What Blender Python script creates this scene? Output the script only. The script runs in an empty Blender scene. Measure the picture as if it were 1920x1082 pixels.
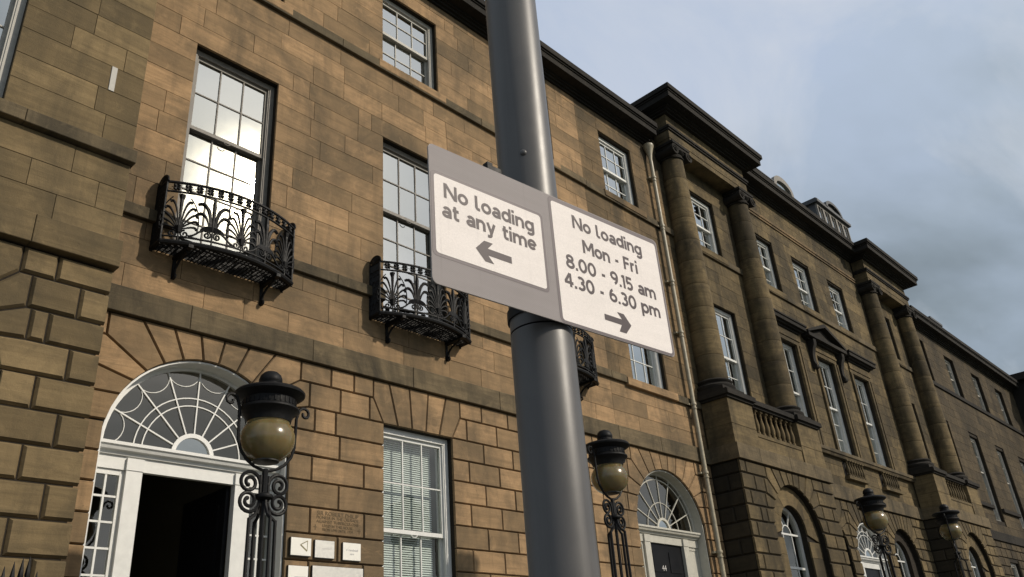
import bpy, bmesh, math, random
from mathutils import Vector, Matrix
PI = math.pi
RAD = math.radians
rng = random.Random(11)
scene = bpy.context.scene
LINK = scene.collection.objects.link

# ------------------------------------------------------------ camera
AZ, PITCH, ROLL = RAD(48.1598), RAD(26.5413), RAD(-4.5409)
CAM = Vector((0.0, -9.0, 1.6))
fwd = Vector((math.sin(AZ) * math.cos(PITCH), math.cos(AZ) * math.cos(PITCH), math.sin(PITCH)))
rgt0 = fwd.cross(Vector((0, 0, 1))).normalized()
up0 = rgt0.cross(fwd)
rgt = math.cos(ROLL) * rgt0 + math.sin(ROLL) * up0
upv = -math.sin(ROLL) * rgt0 + math.cos(ROLL) * up0
cam_data = bpy.data.cameras.new('camera')
cam_data.sensor_width = 36.0
cam_data.lens = 1566.945 / 1920 * 36.0
cam_data.clip_start = 0.05
cam_data.clip_end = 3000
cam = bpy.data.objects.new('camera', cam_data)
cam.matrix_world = Matrix(((rgt.x, upv.x, -fwd.x, CAM.x), (rgt.y, upv.y, -fwd.y, CAM.y), (rgt.z, upv.z, -fwd.z, CAM.z), (0, 0, 0, 1)))
LINK(cam)
scene.camera = cam
scene.render.resolution_x, scene.render.resolution_y = 1024, 577

SKYX, SKYY = 0.99, 6.84
# ------------------------------------------------------------ world: hazy daylight sky with broken cloud
SUN = Vector((0.3966, -0.7404, 0.5426)).normalized()
SUN_EL = math.asin(SUN.z)
world = bpy.data.worlds.new('World')
scene.world = world
world.use_nodes = True
wt = world.node_tree
wt.nodes.clear()


class NT:
    """small helper to wire shader nodes"""
    def __init__(self, tree):
        self.t = tree
    def n(self, kind, **kw):
        nd = self.t.nodes.new(kind)
        for k, v in kw.items():
            if k.startswith('i_'):
                nd.inputs[k[2:].replace('_', ' ')].default_value = v
            else:
                setattr(nd, k, v)
        return nd
    def l(self, a, b):
        self.t.links.new(a, b)
    def val(self, sock, x):
        if hasattr(x, 'links') or hasattr(x, 'is_linked'):
            self.l(x, sock)
        else:
            sock.default_value = x
    def math(self, op, a, b=None, clamp=False):
        nd = self.n('ShaderNodeMath', operation=op, use_clamp=clamp)
        self.val(nd.inputs[0], a)
        if b is not None:
            self.val(nd.inputs[1], b)
        return nd.outputs[0]
    def vmath(self, op, a, b=None):
        nd = self.n('ShaderNodeVectorMath', operation=op)
        self.val(nd.inputs[0], a)
        if b is not None:
            self.val(nd.inputs[1], b)
        return nd.outputs['Value'] if op == 'DOT_PRODUCT' else nd.outputs[0]
    def mix(self, fac, a, b, blend='MIX'):
        nd = self.n('ShaderNodeMix', data_type='RGBA', blend_type=blend)
        self.val(nd.inputs[0], fac)
        self.val(nd.inputs[6], a if not isinstance(a, tuple) else (*a, 1)[:4])
        self.val(nd.inputs[7], b if not isinstance(b, tuple) else (*b, 1)[:4])
        return nd.outputs[2]
    def ramp(self, fac, stops):
        nd = self.n('ShaderNodeValToRGB')
        el = nd.color_ramp.elements
        el[0].position, el[1].position = stops[0][0], stops[-1][0]
        for s in stops[1:-1]:
            el.new(s[0])
        for e, s in zip(el, stops):
            e.color = (*s[1], 1) if isinstance(s[1], tuple) else (s[1], s[1], s[1], 1)
        self.l(fac, nd.inputs[0])
        return nd.outputs[0]
    def noise(self, vec, scale, detail=5, rough=0.55, dist=0.0):
        nd = self.n('ShaderNodeTexNoise')
        nd.inputs['Scale'].default_value = scale
        nd.inputs['Detail'].default_value = detail
        nd.inputs['Roughness'].default_value = rough
        nd.inputs['Distortion'].default_value = dist
        if vec is not None:
            self.l(vec, nd.inputs['Vector'])
        return nd.outputs['Fac']
    def mapping(self, vec, scale=(1, 1, 1), loc=(0, 0, 0), rot=(0, 0, 0)):
        nd = self.n('ShaderNodeMapping')
        nd.inputs['Scale'].default_value = scale
        nd.inputs['Location'].default_value = loc
        nd.inputs['Rotation'].default_value = rot
        self.l(vec, nd.inputs['Vector'])
        return nd.outputs[0]


w = NT(wt)
tc = w.n('ShaderNodeTexCoord')
dirv = w.vmath('NORMALIZE', tc.outputs['Generated'])
sky = w.n('ShaderNodeTexSky', sky_type='NISHITA')
sky.sun_disc = False
sky.sun_elevation = SUN_EL
sky.sun_rotation = math.atan2(SUN.x, SUN.y)
sky.dust_density = 2.0
sep = w.n('ShaderNodeSeparateXYZ')
w.l(dirv, sep.inputs[0])
zz = w.math('ADD', w.math('MAXIMUM', sep.outputs[2], 0.0), 0.38)
com = w.n('ShaderNodeCombineXYZ')
w.l(w.math('DIVIDE', sep.outputs[0], zz), com.inputs[0])
w.l(w.math('DIVIDE', sep.outputs[1], zz), com.inputs[1])
plane = w.mapping(com.outputs[0], loc=(SKYX, SKYY, 0.0))
n1 = w.noise(plane, 1.0, 6, 0.5, 0.35)
n2 = w.noise(plane, 2.6, 5, 0.45, 0.2)
cover = w.ramp(n1, [(0.36, 0.0), (0.56, 1.0)])
shade = w.ramp(w.math('ADD', w.math('MULTIPLY', n1, 0.7), w.math('MULTIPLY', n2, 0.3)),
               [(0.34, (5.6, 6.2, 6.9)), (0.45, (4.3, 5.0, 5.6)), (0.54, (2.55, 3.1, 3.5)), (0.63, (1.5, 1.85, 2.1))])
blue = w.mix(0.75, w.mix(1.0, sky.outputs[0], (1.0, 1.0, 1.0), 'MULTIPLY'), (4.9, 5.75, 7.4))
base = w.mix(w.math('ADD', w.math('MULTIPLY', cover, 0.72), 0.18), blue, shade)
wisp = w.noise(w.mapping(plane, (1.0, 1.6, 1.0), loc=(2.3, 0.4, 0.0)), 2.1, 7, 0.56, 0.6)
base = w.mix(w.math('MULTIPLY', w.ramp(wisp, [(0.46, 0.0), (0.64, 1.0)]), 0.6), base, (5.9, 6.2, 6.7))
darkc = w.noise(w.mapping(plane, (1.0, 1.5, 1.0), loc=(7.1, 3.4, 0.0)), 1.7, 7, 0.56, 0.5)
base = w.mix(w.math('MULTIPLY', w.ramp(darkc, [(0.50, 0.0), (0.68, 1.0)]), w.math('MULTIPLY', cover, 0.55)), base, (1.9, 2.3, 2.55))
sd = w.math('MAXIMUM', w.vmath('DOT_PRODUCT', dirv, tuple(SUN)), 0.0)
g1 = w.math('MULTIPLY', w.math('POWER', sd, 6.0), 1.6)
g2 = w.math('MULTIPLY', w.math('POWER', sd, 70.0), 6.0)
g3 = w.math('MULTIPLY', w.math('POWER', sd, 1500.0), 220.0)
gl = w.math('ADD', w.math('ADD', g1, g2), g3)
veil = w.math('ADD', w.math('MULTIPLY', w.ramp(n2, [(0.3, 1.0), (0.7, 0.6)]), 1.0), 0.0)
gcol = w.n('ShaderNodeVectorMath', operation='SCALE')
gcol.inputs[0].default_value = (1.0, 0.86, 0.62)
w.l(w.math('MULTIPLY', gl, veil), gcol.inputs['Scale'])
tot = w.n('ShaderNodeVectorMath', operation='ADD')
w.l(base, tot.inputs[0])
w.l(gcol.outputs[0], tot.inputs[1])
bg = w.n('ShaderNodeBackground')
bg.inputs['Strength'].default_value = 0.1
w.l(tot.outputs[0], bg.inputs[0])
wo = w.n('ShaderNodeOutputWorld')
w.l(bg.outputs[0], wo.inputs[0])

# ------------------------------------------------------------ sun
sun_data = bpy.data.lights.new('sun', 'SUN')
sun_data.energy = 3.1
sun_data.angle = RAD(2.2)
sun_data.color = (1.0, 0.90, 0.76)
sun = bpy.data.objects.new('sun', sun_data)
sun.rotation_euler = SUN.to_track_quat('Z', 'Y').to_euler()
sun.location = (20, -40, 40)
LINK(sun)

vs = scene.view_settings
scene.display_settings.display_device = 'sRGB'
vs.view_transform = 'Standard'
vs.look = 'None'
vs.exposure = 0.15
vs.gamma = 1.0
vs.use_curve_mapping = False
scene.cycles.use_denoising = True
scene.cycles.max_bounces = 8
scene.cycles.transparent_max_bounces = 12


# ------------------------------------------------------------ materials
def new_mat(name):
    m = bpy.data.materials.new(name)
    m.use_nodes = True
    t = NT(m.node_tree)
    p = m.node_tree.nodes['Principled BSDF']
    return m, t, p


def set_p(p, **kw):
    for k, v in kw.items():
        p.inputs[k.replace('_', ' ')].default_value = v


def bump(t, p, height, strength=0.3, dist=0.01):
    b = t.n('ShaderNodeBump')
    b.inputs['Strength'].default_value = strength
    b.inputs['Distance'].default_value = dist
    t.l(height, b.inputs['Height'])
    t.l(b.outputs[0], p.inputs['Normal'])


def stone_mat(name, warm, dark, soot, soot_amt, stain=0.5, rough=0.9):
    """sandstone: each stone its own tone ('tone' attribute), bedding streaks, grain, soot patches"""
    m, t, p = new_mat(name)
    geo = t.n('ShaderNodeNewGeometry')
    pos = geo.outputs['Position']
    at = t.n('ShaderNodeAttribute', attribute_name='tone')
    tone = at.outputs['Fac']
    off = t.n('ShaderNodeVectorMath', operation='SCALE')
    off.inputs[0].default_value = (31.0, 17.0, 53.0)
    t.l(tone, off.inputs['Scale'])
    ps = t.n('ShaderNodeVectorMath', operation='ADD')
    t.l(pos, ps.inputs[0])
    t.l(off.outputs[0], ps.inputs[1])
    bed = t.noise(t.mapping(ps.outputs[0], (0.9, 0.9, 11.0), rot=(0.0, 0.10, 0.0)), 1.0, 6, 0.62, 1.2)
    blotch = t.noise(ps.outputs[0], 2.6, 6, 0.6, 0.6)
    grain = t.noise(pos, 170.0, 3, 0.7)
    soots = t.noise(t.mapping(pos, (1.0, 1.0, 0.6)), 0.62, 8, 0.66, 0.7)
    drip = t.noise(t.mapping(pos, (5.0, 5.0, 0.5)), 1.0, 5, 0.6, 0.4)
    c = t.mix(t.ramp(t.math('ADD', t.math('MULTIPLY', tone, 0.72), t.math('MULTIPLY', blotch, 0.25)), [(0.15, 0.0), (0.95, 1.0)]), warm, dark)
    c = t.mix(t.ramp(bed, [(0.38, 0.0), (0.72, 0.55)]), c, tuple(x * 0.62 for x in dark))
    c = t.mix(t.ramp(blotch, [(0.5, 0.0), (0.78, stain)]), c, soot)
    c = t.mix(t.math('MULTIPLY', t.ramp(soots, [(0.45, 0.0), (0.62, 1.0)]), soot_amt), c, soot)
    c = t.mix(t.math('MULTIPLY', t.ramp(drip, [(0.52, 0.0), (0.75, 1.0)]), soot_amt * 0.7), c, soot)
    c = t.mix(t.ramp(grain, [(0.3, 0.22), (0.7, 0.0)]), c, tuple(x * 0.5 for x in dark))
    lich = t.noise(ps.outputs[0], 1.5, 8, 0.68, 1.6)
    c = t.mix(t.math('MULTIPLY', t.ramp(lich, [(0.50, 0.0), (0.66, 1.0)]), 0.36), c, tuple(a * 0.55 + b * 0.45 for a, b in zip(soot, dark)))
    worn = t.noise(ps.outputs[0], 3.3, 6, 0.6, 1.2)
    c = t.mix(t.ramp(worn, [(0.58, 0.0), (0.76, 0.28)]), c, tuple(min(1.0, x * 1.28) for x in warm))
    pit = t.noise(pos, 38.0, 5, 0.75)
    speck = t.noise(pos, 21.0, 2, 0.5)
    c = t.mix(t.ramp(speck, [(0.70, 0.0), (0.78, 0.5)]), c, tuple(x * 0.45 for x in dark))
    t.l(c, p.inputs['Base Color'])
    set_p(p, Roughness=rough, Specular_IOR_Level=0.2)
    h = t.math('ADD', t.math('ADD', t.math('MULTIPLY', grain, 0.35), t.math('MULTIPLY', pit, 0.5)), t.math('ADD', t.math('MULTIPLY', bed, 0.6), t.math('MULTIPLY', blotch, 0.8)))
    bump(t, p, h, 0.75, 0.010)
    return m


def simple_mat(name, col, rough=0.5, metallic=0.0, var=0.15, scale=6.0, bumps=0.1, spec=0.5, coat=0.0):
    m, t, p = new_mat(name)
    tcn = t.n('ShaderNodeNewGeometry')
    n = t.noise(tcn.outputs['Position'], scale, 6, 0.6, 0.3)
    n_f = t.noise(tcn.outputs['Position'], scale * 18, 3, 0.6)
    c = t.mix(t.ramp(n, [(0.3, 0.0), (0.7, 1.0)]), tuple(x * (1 - var) for x in col), tuple(min(1, x * (1 + var)) for x in col))
    t.l(c, p.inputs['Base Color'])
    set_p(p, Metallic=metallic, Specular_IOR_Level=spec, Coat_Weight=coat)
    r = t.ramp(n, [(0.3, max(0.02, rough * 0.8)), (0.7, min(1, rough * 1.2))])
    t.l(r, p.inputs['Roughness'])
    if bumps:
        bump(t, p, t.math('ADD', n, t.math('MULTIPLY', n_f, 0.3)), bumps, 0.004)
    return m


M = {}
M['stone_a'] = stone_mat('sandstone_olive', (0.245, 0.178, 0.092), (0.124, 0.092, 0.049), (0.060, 0.049, 0.031), 0.60)
M['stone_b'] = stone_mat('sandstone_warm', (0.425, 0.274, 0.146), (0.205, 0.142, 0.079), (0.078, 0.063, 0.042), 0.66)
M['stone_c'] = stone_mat('sandstone_brown', (0.270, 0.180, 0.094), (0.140, 0.100, 0.056), (0.052, 0.043, 0.029), 0.80)
M['stone_d'] = stone_mat('sandstone_sooty', (0.215, 0.158, 0.080), (0.080, 0.062, 0.035), (0.027, 0.023, 0.016), 0.76)
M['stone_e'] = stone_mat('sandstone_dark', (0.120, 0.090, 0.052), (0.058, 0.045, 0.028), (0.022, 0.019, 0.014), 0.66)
M['stone_f'] = stone_mat('sooty_shaded_return_stone', (0.060, 0.047, 0.030), (0.034, 0.028, 0.019), (0.015, 0.013, 0.010), 0.75)  # soot plus the unlit side's shade, both put into the stone colour
M['mortar'] = stone_mat('mortar', (0.034, 0.027, 0.019), (0.026, 0.021, 0.015), (0.014, 0.012, 0.010), 0.4)
M['band'] = stone_mat('sooty_band_stone', (0.205, 0.155, 0.090), (0.100, 0.080, 0.050), (0.034, 0.030, 0.022), 0.85)
M['soot'] = stone_mat('sooty_shaded_stone', (0.036, 0.031, 0.025), (0.025, 0.022, 0.018), (0.012, 0.011, 0.010), 0.7)  # soot black, deepened in colour to stand in for shade under cornices
M['white'] = simple_mat('white_paint', (0.60, 0.60, 0.575), 0.45, var=0.07, scale=9, bumps=0.08)
M['cream'] = simple_mat('dull_cream_paint', (0.43, 0.415, 0.36), 0.5, var=0.08, scale=9, bumps=0.1)
M['white_old'] = simple_mat('weathered_white_paint', (0.36, 0.345, 0.31), 0.6, var=0.16, scale=14, bumps=0.2)
M['grey_old'] = simple_mat('weathered_grey_paint', (0.17, 0.155, 0.135), 0.65, var=0.2, scale=14, bumps=0.2)
M['iron'] = simple_mat('black_iron', (0.008, 0.008, 0.0085), 0.55, metallic=0.0, var=0.35, scale=22, bumps=0.25, spec=0.16)


def pole_mat():
    m, t, p = new_mat('grey_painted_steel')
    geo = t.n('ShaderNodeNewGeometry')
    pos = geo.outputs['Position']
    streak = t.noise(t.mapping(pos, (38.0, 38.0, 1.1)), 1.0, 5, 0.6, 0.3)
    blot = t.noise(pos, 5.0, 6, 0.62, 0.5)
    fine = t.noise(pos, 240.0, 3, 0.7)
    chip = t.noise(t.mapping(pos, (1.0, 1.0, 0.6)), 34.0, 3, 0.6, 0.4)
    c = t.mix(t.ramp(blot, [(0.35, 0.0), (0.7, 1.0)]), (0.074, 0.071, 0.070), (0.092, 0.088, 0.085))
    c = t.mix(t.ramp(streak, [(0.52, 0.0), (0.74, 0.45)]), c, (0.046, 0.044, 0.043))
    c = t.mix(t.ramp(chip, [(0.735, 0.0), (0.75, 0.7)]), c, (0.17, 0.165, 0.16))
    t.l(c, p.inputs['Base Color'])
    t.l(t.ramp(blot, [(0.3, 0.36), (0.7, 0.46)]), p.inputs['Roughness'])
    set_p(p, Specular_IOR_Level=0.42)
    bump(t, p, t.math('ADD', t.math('MULTIPLY', blot, 0.4), t.math('MULTIPLY', fine, 0.25)), 0.12, 0.003)
    return m


M['pole'] = pole_mat()
M['pipe'] = simple_mat('cream_cast_iron', (0.31, 0.27, 0.19), 0.5, var=0.22, scale=9, bumps=0.2)
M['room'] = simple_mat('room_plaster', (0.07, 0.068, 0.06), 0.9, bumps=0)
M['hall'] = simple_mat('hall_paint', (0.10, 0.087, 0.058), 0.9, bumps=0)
M['door'] = simple_mat('black_gloss_door', (0.008, 0.008, 0.009), 0.35, var=0.2, bumps=0.05, spec=0.12)
M['steel'] = simple_mat('brushed_steel', (0.50, 0.49, 0.46), 0.42, metallic=0.55, var=0.05, scale=30, bumps=0.05)
M['plate_white'] = simple_mat('white_plate', (0.74, 0.72, 0.66), 0.3, var=0.04, bumps=0)
M['plate_edge'] = simple_mat('dark_plate_edge', (0.022, 0.02, 0.016), 0.5, bumps=0)
M['gold'] = simple_mat('dull_gold_print', (0.17, 0.145, 0.06), 0.45, bumps=0)
M['grey_print'] = simple_mat('grey_print', (0.24, 0.24, 0.27), 0.5, bumps=0)
M['pale_print'] = simple_mat('pale_print', (0.50, 0.48, 0.46), 0.5, bumps=0)
M['slate'] = simple_mat('slate', (0.045, 0.047, 0.052), 0.6, var=0.3, scale=5, bumps=0.3)
M['lead'] = simple_mat('lead_sheet', (0.045, 0.047, 0.050), 0.6, var=0.2, bumps=0.1)
M['blind'] = simple_mat('pale_blind', (0.78, 0.82, 0.80), 0.6, var=0.05, bumps=0)
M['cut'] = simple_mat('cut_letters', (0.095, 0.068, 0.035), 0.9, bumps=0)
M['asphalt'] = simple_mat('asphalt', (0.05, 0.05, 0.05), 0.9, var=0.2, scale=3, bumps=0.3)
M['paving'] = simple_mat('paving_slab', (0.13, 0.12, 0.105), 0.85, var=0.15, scale=2, bumps=0.2)
M['grass'] = simple_mat('lawn', (0.045, 0.075, 0.025), 0.9, var=0.3, scale=1.5, bumps=0.3)


def sheet_mat(name, col, rough):
    """retroreflective sheeting: fine cell pattern under a clear face"""
    m, t, p = new_mat(name)
    tcn = t.n('ShaderNodeTexCoord')
    ob = t.mapping(tcn.outputs['Object'], (1, 1, 1), rot=(0, RAD(45), 0))
    wv = t.n('ShaderNodeTexVoronoi', feature='DISTANCE_TO_EDGE')
    wv.inputs['Scale'].default_value = 300.0
    wv.inputs['Randomness'].default_value = 0.12
    t.l(ob, wv.inputs['Vector'])
    cell = t.ramp(wv.outputs['Distance'], [(0.02, 0.0), (0.16, 1.0)])
    st = t.noise(t.mapping(tcn.outputs['Object'], (3, 3, 60)), 1.0, 3, 0.5)
    dirt = t.noise(tcn.outputs['Object'], 7.0, 5, 0.6)
    c = t.mix(cell, tuple(x * 0.86 for x in col), col)
    c = t.mix(t.ramp(st, [(0.42, 0.0), (0.6, 0.12)]), c, tuple(x * 0.7 for x in col))
    c = t.mix(t.ramp(dirt, [(0.45, 0.0), (0.75, 0.16)]), c, tuple(x * 0.6 for x in col))
    runs = t.noise(t.mapping(tcn.outputs['Object'], (70.0, 1.0, 3.0)), 1.0, 4, 0.6, 0.2)
    c = t.mix(t.ramp(runs, [(0.60, 0.0), (0.78, 0.22)]), c, tuple(x * 0.5 for x in col))
    t.l(c, p.inputs['Base Color'])
    set_p(p, Roughness=rough, Specular_IOR_Level=0.12)
    return m


M['sign_white'] = sheet_mat('white_sheeting', (0.85, 0.795, 0.76), 0.6)
M['sign_grey'] = sheet_mat('grey_sheeting', (0.285, 0.260, 0.258), 0.6)
M['sign_border'] = sheet_mat('dark_border_sheeting', (0.165, 0.142, 0.148), 0.45)
M['sign_ink'] = sheet_mat('grey_ink', (0.098, 0.080, 0.084), 0.45)
M['alu'] = simple_mat('aluminium', (0.20, 0.19, 0.185), 0.5, metallic=0.5, bumps=0)


def glass_mat(name, lo, hi, tint, refl=(0.95, 0.98, 0.96)):
    m = bpy.data.materials.new(name)
    m.use_nodes = True
    t = NT(m.node_tree)
    m.node_tree.nodes.clear()
    out = t.n('ShaderNodeOutputMaterial')
    tr = t.n('ShaderNodeBsdfTransparent')
    tr.inputs[0].default_value = (*tint, 1)
    gl_ = t.n('ShaderNodeBsdfGlossy')
    gl_.inputs['Roughness'].default_value = 0.015
    gl_.inputs['Color'].default_value = (*refl, 1)
    geo = t.n('ShaderNodeNewGeometry')
    b = t.n('ShaderNodeBump')
    b.inputs['Strength'].default_value = 0.05
    b.inputs['Distance'].default_value = 0.02
    t.l(t.noise(geo.outputs['Position'], 2.2, 2, 0.5), b.inputs['Height'])
    t.l(b.outputs[0], gl_.inputs['Normal'])
    lw = t.n('ShaderNodeLayerWeight')
    lw.inputs['Blend'].default_value = 0.5
    fac = t.ramp(lw.outputs['Facing'], [(0.0, lo), (0.35, lo * 1.25), (0.75, (lo + hi) * 0.5), (1.0, hi)])
    mx = t.n('ShaderNodeMixShader')
    t.l(fac, mx.inputs[0])
    t.l(tr.outputs[0], mx.inputs[1])
    t.l(gl_.outputs[0], mx.inputs[2])
    t.l(mx.outputs[0], out.inputs[0])
    return m


M['glass'] = glass_mat('old_window_glass', 0.40, 0.82, (0.72, 0.76, 0.73))
M['glass_dim'] = glass_mat('fanlight_glass', 0.14, 0.42, (0.80, 0.84, 0.82), (0.90, 0.86, 0.78))


def globe_mat():
    m, t, p = new_mat('amber_lamp_glass')
    geo = t.n('ShaderNodeNewGeometry')
    n = t.noise(t.mapping(geo.outputs['Position'], (3, 3, 1.2)), 1.3, 4, 0.5, 0.6)
    c = t.mix(t.ramp(n, [(0.38, 0.0), (0.66, 1.0)]), (0.115, 0.086, 0.034), (0.185, 0.145, 0.066))
    t.l(c, p.inputs['Base Color'])
    set_p(p, Roughness=0.22, Specular_IOR_Level=0.5, Subsurface_Weight=0.4, Subsurface_Scale=0.08, Coat_Weight=0.12, Coat_Roughness=0.05)
    return m


M['globe'] = globe_mat()


# ------------------------------------------------------------ mesh helpers
class MB:
    """collects verts and faces for one mesh; fn maps (u, depth, z) to the world"""
    def __init__(self, fn=None):
        self.v, self.f, self.t, self.sm = [], [], [], []
        self.fn = fn

    def add(self, vs_, fs, tone=0.5, smooth=False):
        o = len(self.v)
        for q in vs_:
            q = tuple(q)
            self.v.append(self.fn(*q) if self.fn else q)
            self.t.append(tone)
        for f in fs:
            self.f.append(tuple(o + i for i in f))
            self.sm.append(smooth)
        return self

    def box(self, x0, x1, y0, y1, z0, z1, tone=0.5):
        return self.add([(x0, y0, z0), (x1, y0, z0), (x1, y1, z0), (x0, y1, z0), (x0, y0, z1), (x1, y0, z1), (x1, y1, z1), (x0, y1, z1)],
                        [(0, 1, 5, 4), (1, 2, 6, 5), (2, 3, 7, 6), (3, 0, 4, 7), (4, 5, 6, 7), (3, 2, 1, 0)], tone)

    def bevbox(self, x0, x1, y0, y1, z0, z1, b, tone=0.5):
        """box whose front (y0) arrises are chamfered"""
        ring0 = [(x0, y1, z0), (x1, y1, z0), (x1, y1, z1), (x0, y1, z1)]
        ring1 = [(x0, y0 + b, z0), (x1, y0 + b, z0), (x1, y0 + b, z1), (x0, y0 + b, z1)]
        ring2 = [(x0 + b, y0, z0 + b), (x1 - b, y0, z0 + b), (x1 - b, y0, z1 - b), (x0 + b, y0, z1 - b)]
        fs = []
        for a in (0, 4):
            for i in range(4):
                j = (i + 1) % 4
                fs.append((a + i, a + j, a + 4 + j, a + 4 + i))
        fs.append((8, 9, 10, 11))
        fs.append((3, 2, 1, 0))
        return self.add(ring0 + ring1 + ring2, fs, tone)

    def prism(self, poly, y0, y1, tone=0.5, back=True):
        """(x, z) outline extruded in depth from y0 to y1"""
        n = len(poly)
        vs_ = [(x, y0, z) for x, z in poly] + [(x, y1, z) for x, z in poly]
        fs = [tuple(range(n))] + ([tuple(range(2 * n - 1, n - 1, -1))] if back else [])
        fs += [(i, n + i, n + (i + 1) % n, (i + 1) % n) for i in range(n)]
        return self.add(vs_, fs, tone)

    def extr(self, prof, x0, x1, tone=0.5):
        """(y, z) outline extruded along x"""
        n = len(prof)
        vs_ = [(x0, y, z) for y, z in prof] + [(x1, y, z) for y, z in prof]
        fs = [tuple(range(n)), tuple(range(2 * n - 1, n - 1, -1))]
        fs += [(i, n + i, n + (i + 1) % n, (i + 1) % n) for i in range(n)]
        return self.add(vs_, fs, tone)

    def lathe(self, prof, cx=0.0, cy=0.0, n=24, tone=0.5, smooth=True, a0=0.0, a1=2 * PI):
        full = abs(a1 - a0 - 2 * PI) < 1e-6
        m = n if full else n + 1
        vs_ = []
        for r, z in prof:
            for i in range(m):
                a = a0 + (a1 - a0) * i / n
                vs_.append((cx + r * math.cos(a), cy + r * math.sin(a), z))
        fs = []
        for k in range(len(prof) - 1):
            for i in range(n):
                j = (i + 1) % m
                fs.append((k * m + i, k * m + j, (k + 1) * m + j, (k + 1) * m + i))
        return self.add(vs_, fs, tone, smooth)

    def tube(self, pts, r, n=6, closed=False, tone=0.5, flat=None):
        """round (or flattened) bar along a path; r may be a list"""
        P = [Vector(p) for p in pts]
        k = len(P)
        rs = r if isinstance(r, (list, tuple)) else [r] * k
        vs_, fs = [], []
        prev = None
        for i in range(k):
            a = P[i - 1] if (i > 0 or closed) else P[i]
            b = P[(i + 1) % k] if (i < k - 1 or closed) else P[i]
            d = (b - a)
            if d.length < 1e-9:
                d = Vector((0, 0, 1))
            d.normalize()
            if prev is None:
                ref = Vector((0, 1, 0)) if abs(d.y) < 0.9 else Vector((1, 0, 0))
                s1 = d.cross(ref).normalized()
            else:
                s1 = (prev - d * prev.dot(d))
                s1 = s1.normalized() if s1.length > 1e-6 else d.orthogonal().normalized()
            prev = s1
            s2 = d.cross(s1)
            for q in range(n):
                an = 2 * PI * q / n
                vs_.append(tuple(P[i] + (s1 * math.cos(an) + s2 * math.sin(an) * (flat or 1.0)) * rs[i]))
        segs = k if closed else k - 1
        for i in range(segs):
            for q in range(n):
                fs.append((i * n + q, i * n + (q + 1) % n, ((i + 1) % k) * n + (q + 1) % n, ((i + 1) % k) * n + q))
        if not closed:
            fs.append(tuple(range(n - 1, -1, -1)))
            fs.append(tuple((k - 1) * n + q for q in range(n)))
        return self.add(vs_, fs, tone, True)

    def mesh(self, name, mat, smooth_angle=None):
        me = bpy.data.meshes.new(name)
        me.from_pydata(self.v, [], self.f)
        bm = bmesh.new()
        bm.from_mesh(me)
        bmesh.ops.recalc_face_normals(bm, faces=bm.faces)
        bm.to_mesh(me)
        bm.free()
        me.polygons.foreach_set('use_smooth', self.sm)
        at = me.attributes.new('tone', 'FLOAT', 'POINT')
        at.data.foreach_set('value', self.t)
        if any(self.sm):
            me.set_sharp_from_angle(angle=RAD(smooth_angle or 38))
        if mat:
            me.materials.append(mat)
        return me


def obj(name, data, parent=None, loc=(0, 0, 0), rot=None):
    o = bpy.data.objects.new(name, data)
    LINK(o)
    if parent:
        o.parent = parent
    o.location = loc
    if rot:
        o.rotation_euler = rot
    return o


def put(name, mb, mat, parent=None, loc=(0, 0, 0), rot=None):
    return obj(name, mb.mesh(name, M[mat] if isinstance(mat, str) else mat), parent, loc, rot)


def thing(name, label, cat, loc, group=None, rot=None):
    o = obj(name, None, None, loc, rot)
    o['label'], o['category'] = label, cat
    if group:
        o['group'] = group
    o.empty_display_size = 0.2
    return o


def wput(name, mb, mat, root, kind=None):
    """part whose mesh is in world coordinates, under an unrotated thing"""
    o = put(name, mb, mat, root, tuple(-c for c in root.location))
    if kind:
        o['kind'] = kind
    return o


def setting(name, mb, mat):
    o = put(name, mb, mat)
    o['kind'] = 'structure'
    return o


def copy_tree(o, parent=None):
    c = o.copy()
    LINK(c)
    c.parent = parent
    for ch in list(o.children):
        copy_tree(ch, c)
    return c


def arc(cx, cz, rx, rz, a0, a1, n):
    return [(cx + rx * math.cos(RAD(a0 + (a1 - a0) * i / n)), cz + rz * math.sin(RAD(a0 + (a1 - a0) * i / n))) for i in range(n + 1)]


def pix(p):
    """photo pixel (1920 wide) of a world point"""
    d = Vector(p) - CAM
    z = d.dot(fwd)
    return (960 + 1566.9 * d.dot(rgt) / z, 541 - 1566.9 * d.dot(upv) / z, z) if z > 0.1 else (-9999, -9999, z)


# ------------------------------------------------------------ stones
def clean(poly):
    out = []
    for p in poly:
        if not out or abs(p[0] - out[-1][0]) + abs(p[1] - out[-1][1]) > 1e-4:
            out.append(p)
    if abs(out[0][0] - out[-1][0]) + abs(out[0][1] - out[-1][1]) < 1e-4:
        out.pop()
    return out


def inset(poly, ds):
    n = len(poly)
    lines = []
    for i in range(n):
        (x0, z0), (x1, z1) = poly[i], poly[(i + 1) % n]
        L = math.hypot(x1 - x0, z1 - z0)
        nx, nz = -(z1 - z0) / L, (x1 - x0) / L
        lines.append((nx, nz, nx * x0 + nz * z0 + ds[i]))
    out = []
    for i in range(n):
        a, b = lines[i - 1], lines[i]
        det = a[0] * b[1] - a[1] * b[0]
        if abs(det) < 0.05:
            d = ds[i]
            out.append((poly[i][0] + b[0] * d, poly[i][1] + b[1] * d))
        else:
            out.append(((a[2] * b[1] - b[2] * a[1]) / det, (a[0] * b[2] - b[0] * a[2]) / det))
    return out


def area(poly):
    return 0.5 * sum(poly[i - 1][0] * poly[i][1] - poly[i][0] * poly[i - 1][1] for i in range(len(poly)))


STYLE = {'rustic': (0.0085, 0.023, 0.033), 'rustic_fine': (0.0055, 0.0115, 0.022), 'ashlar': (0.0017, 0.0025, 0.004)}


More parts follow.
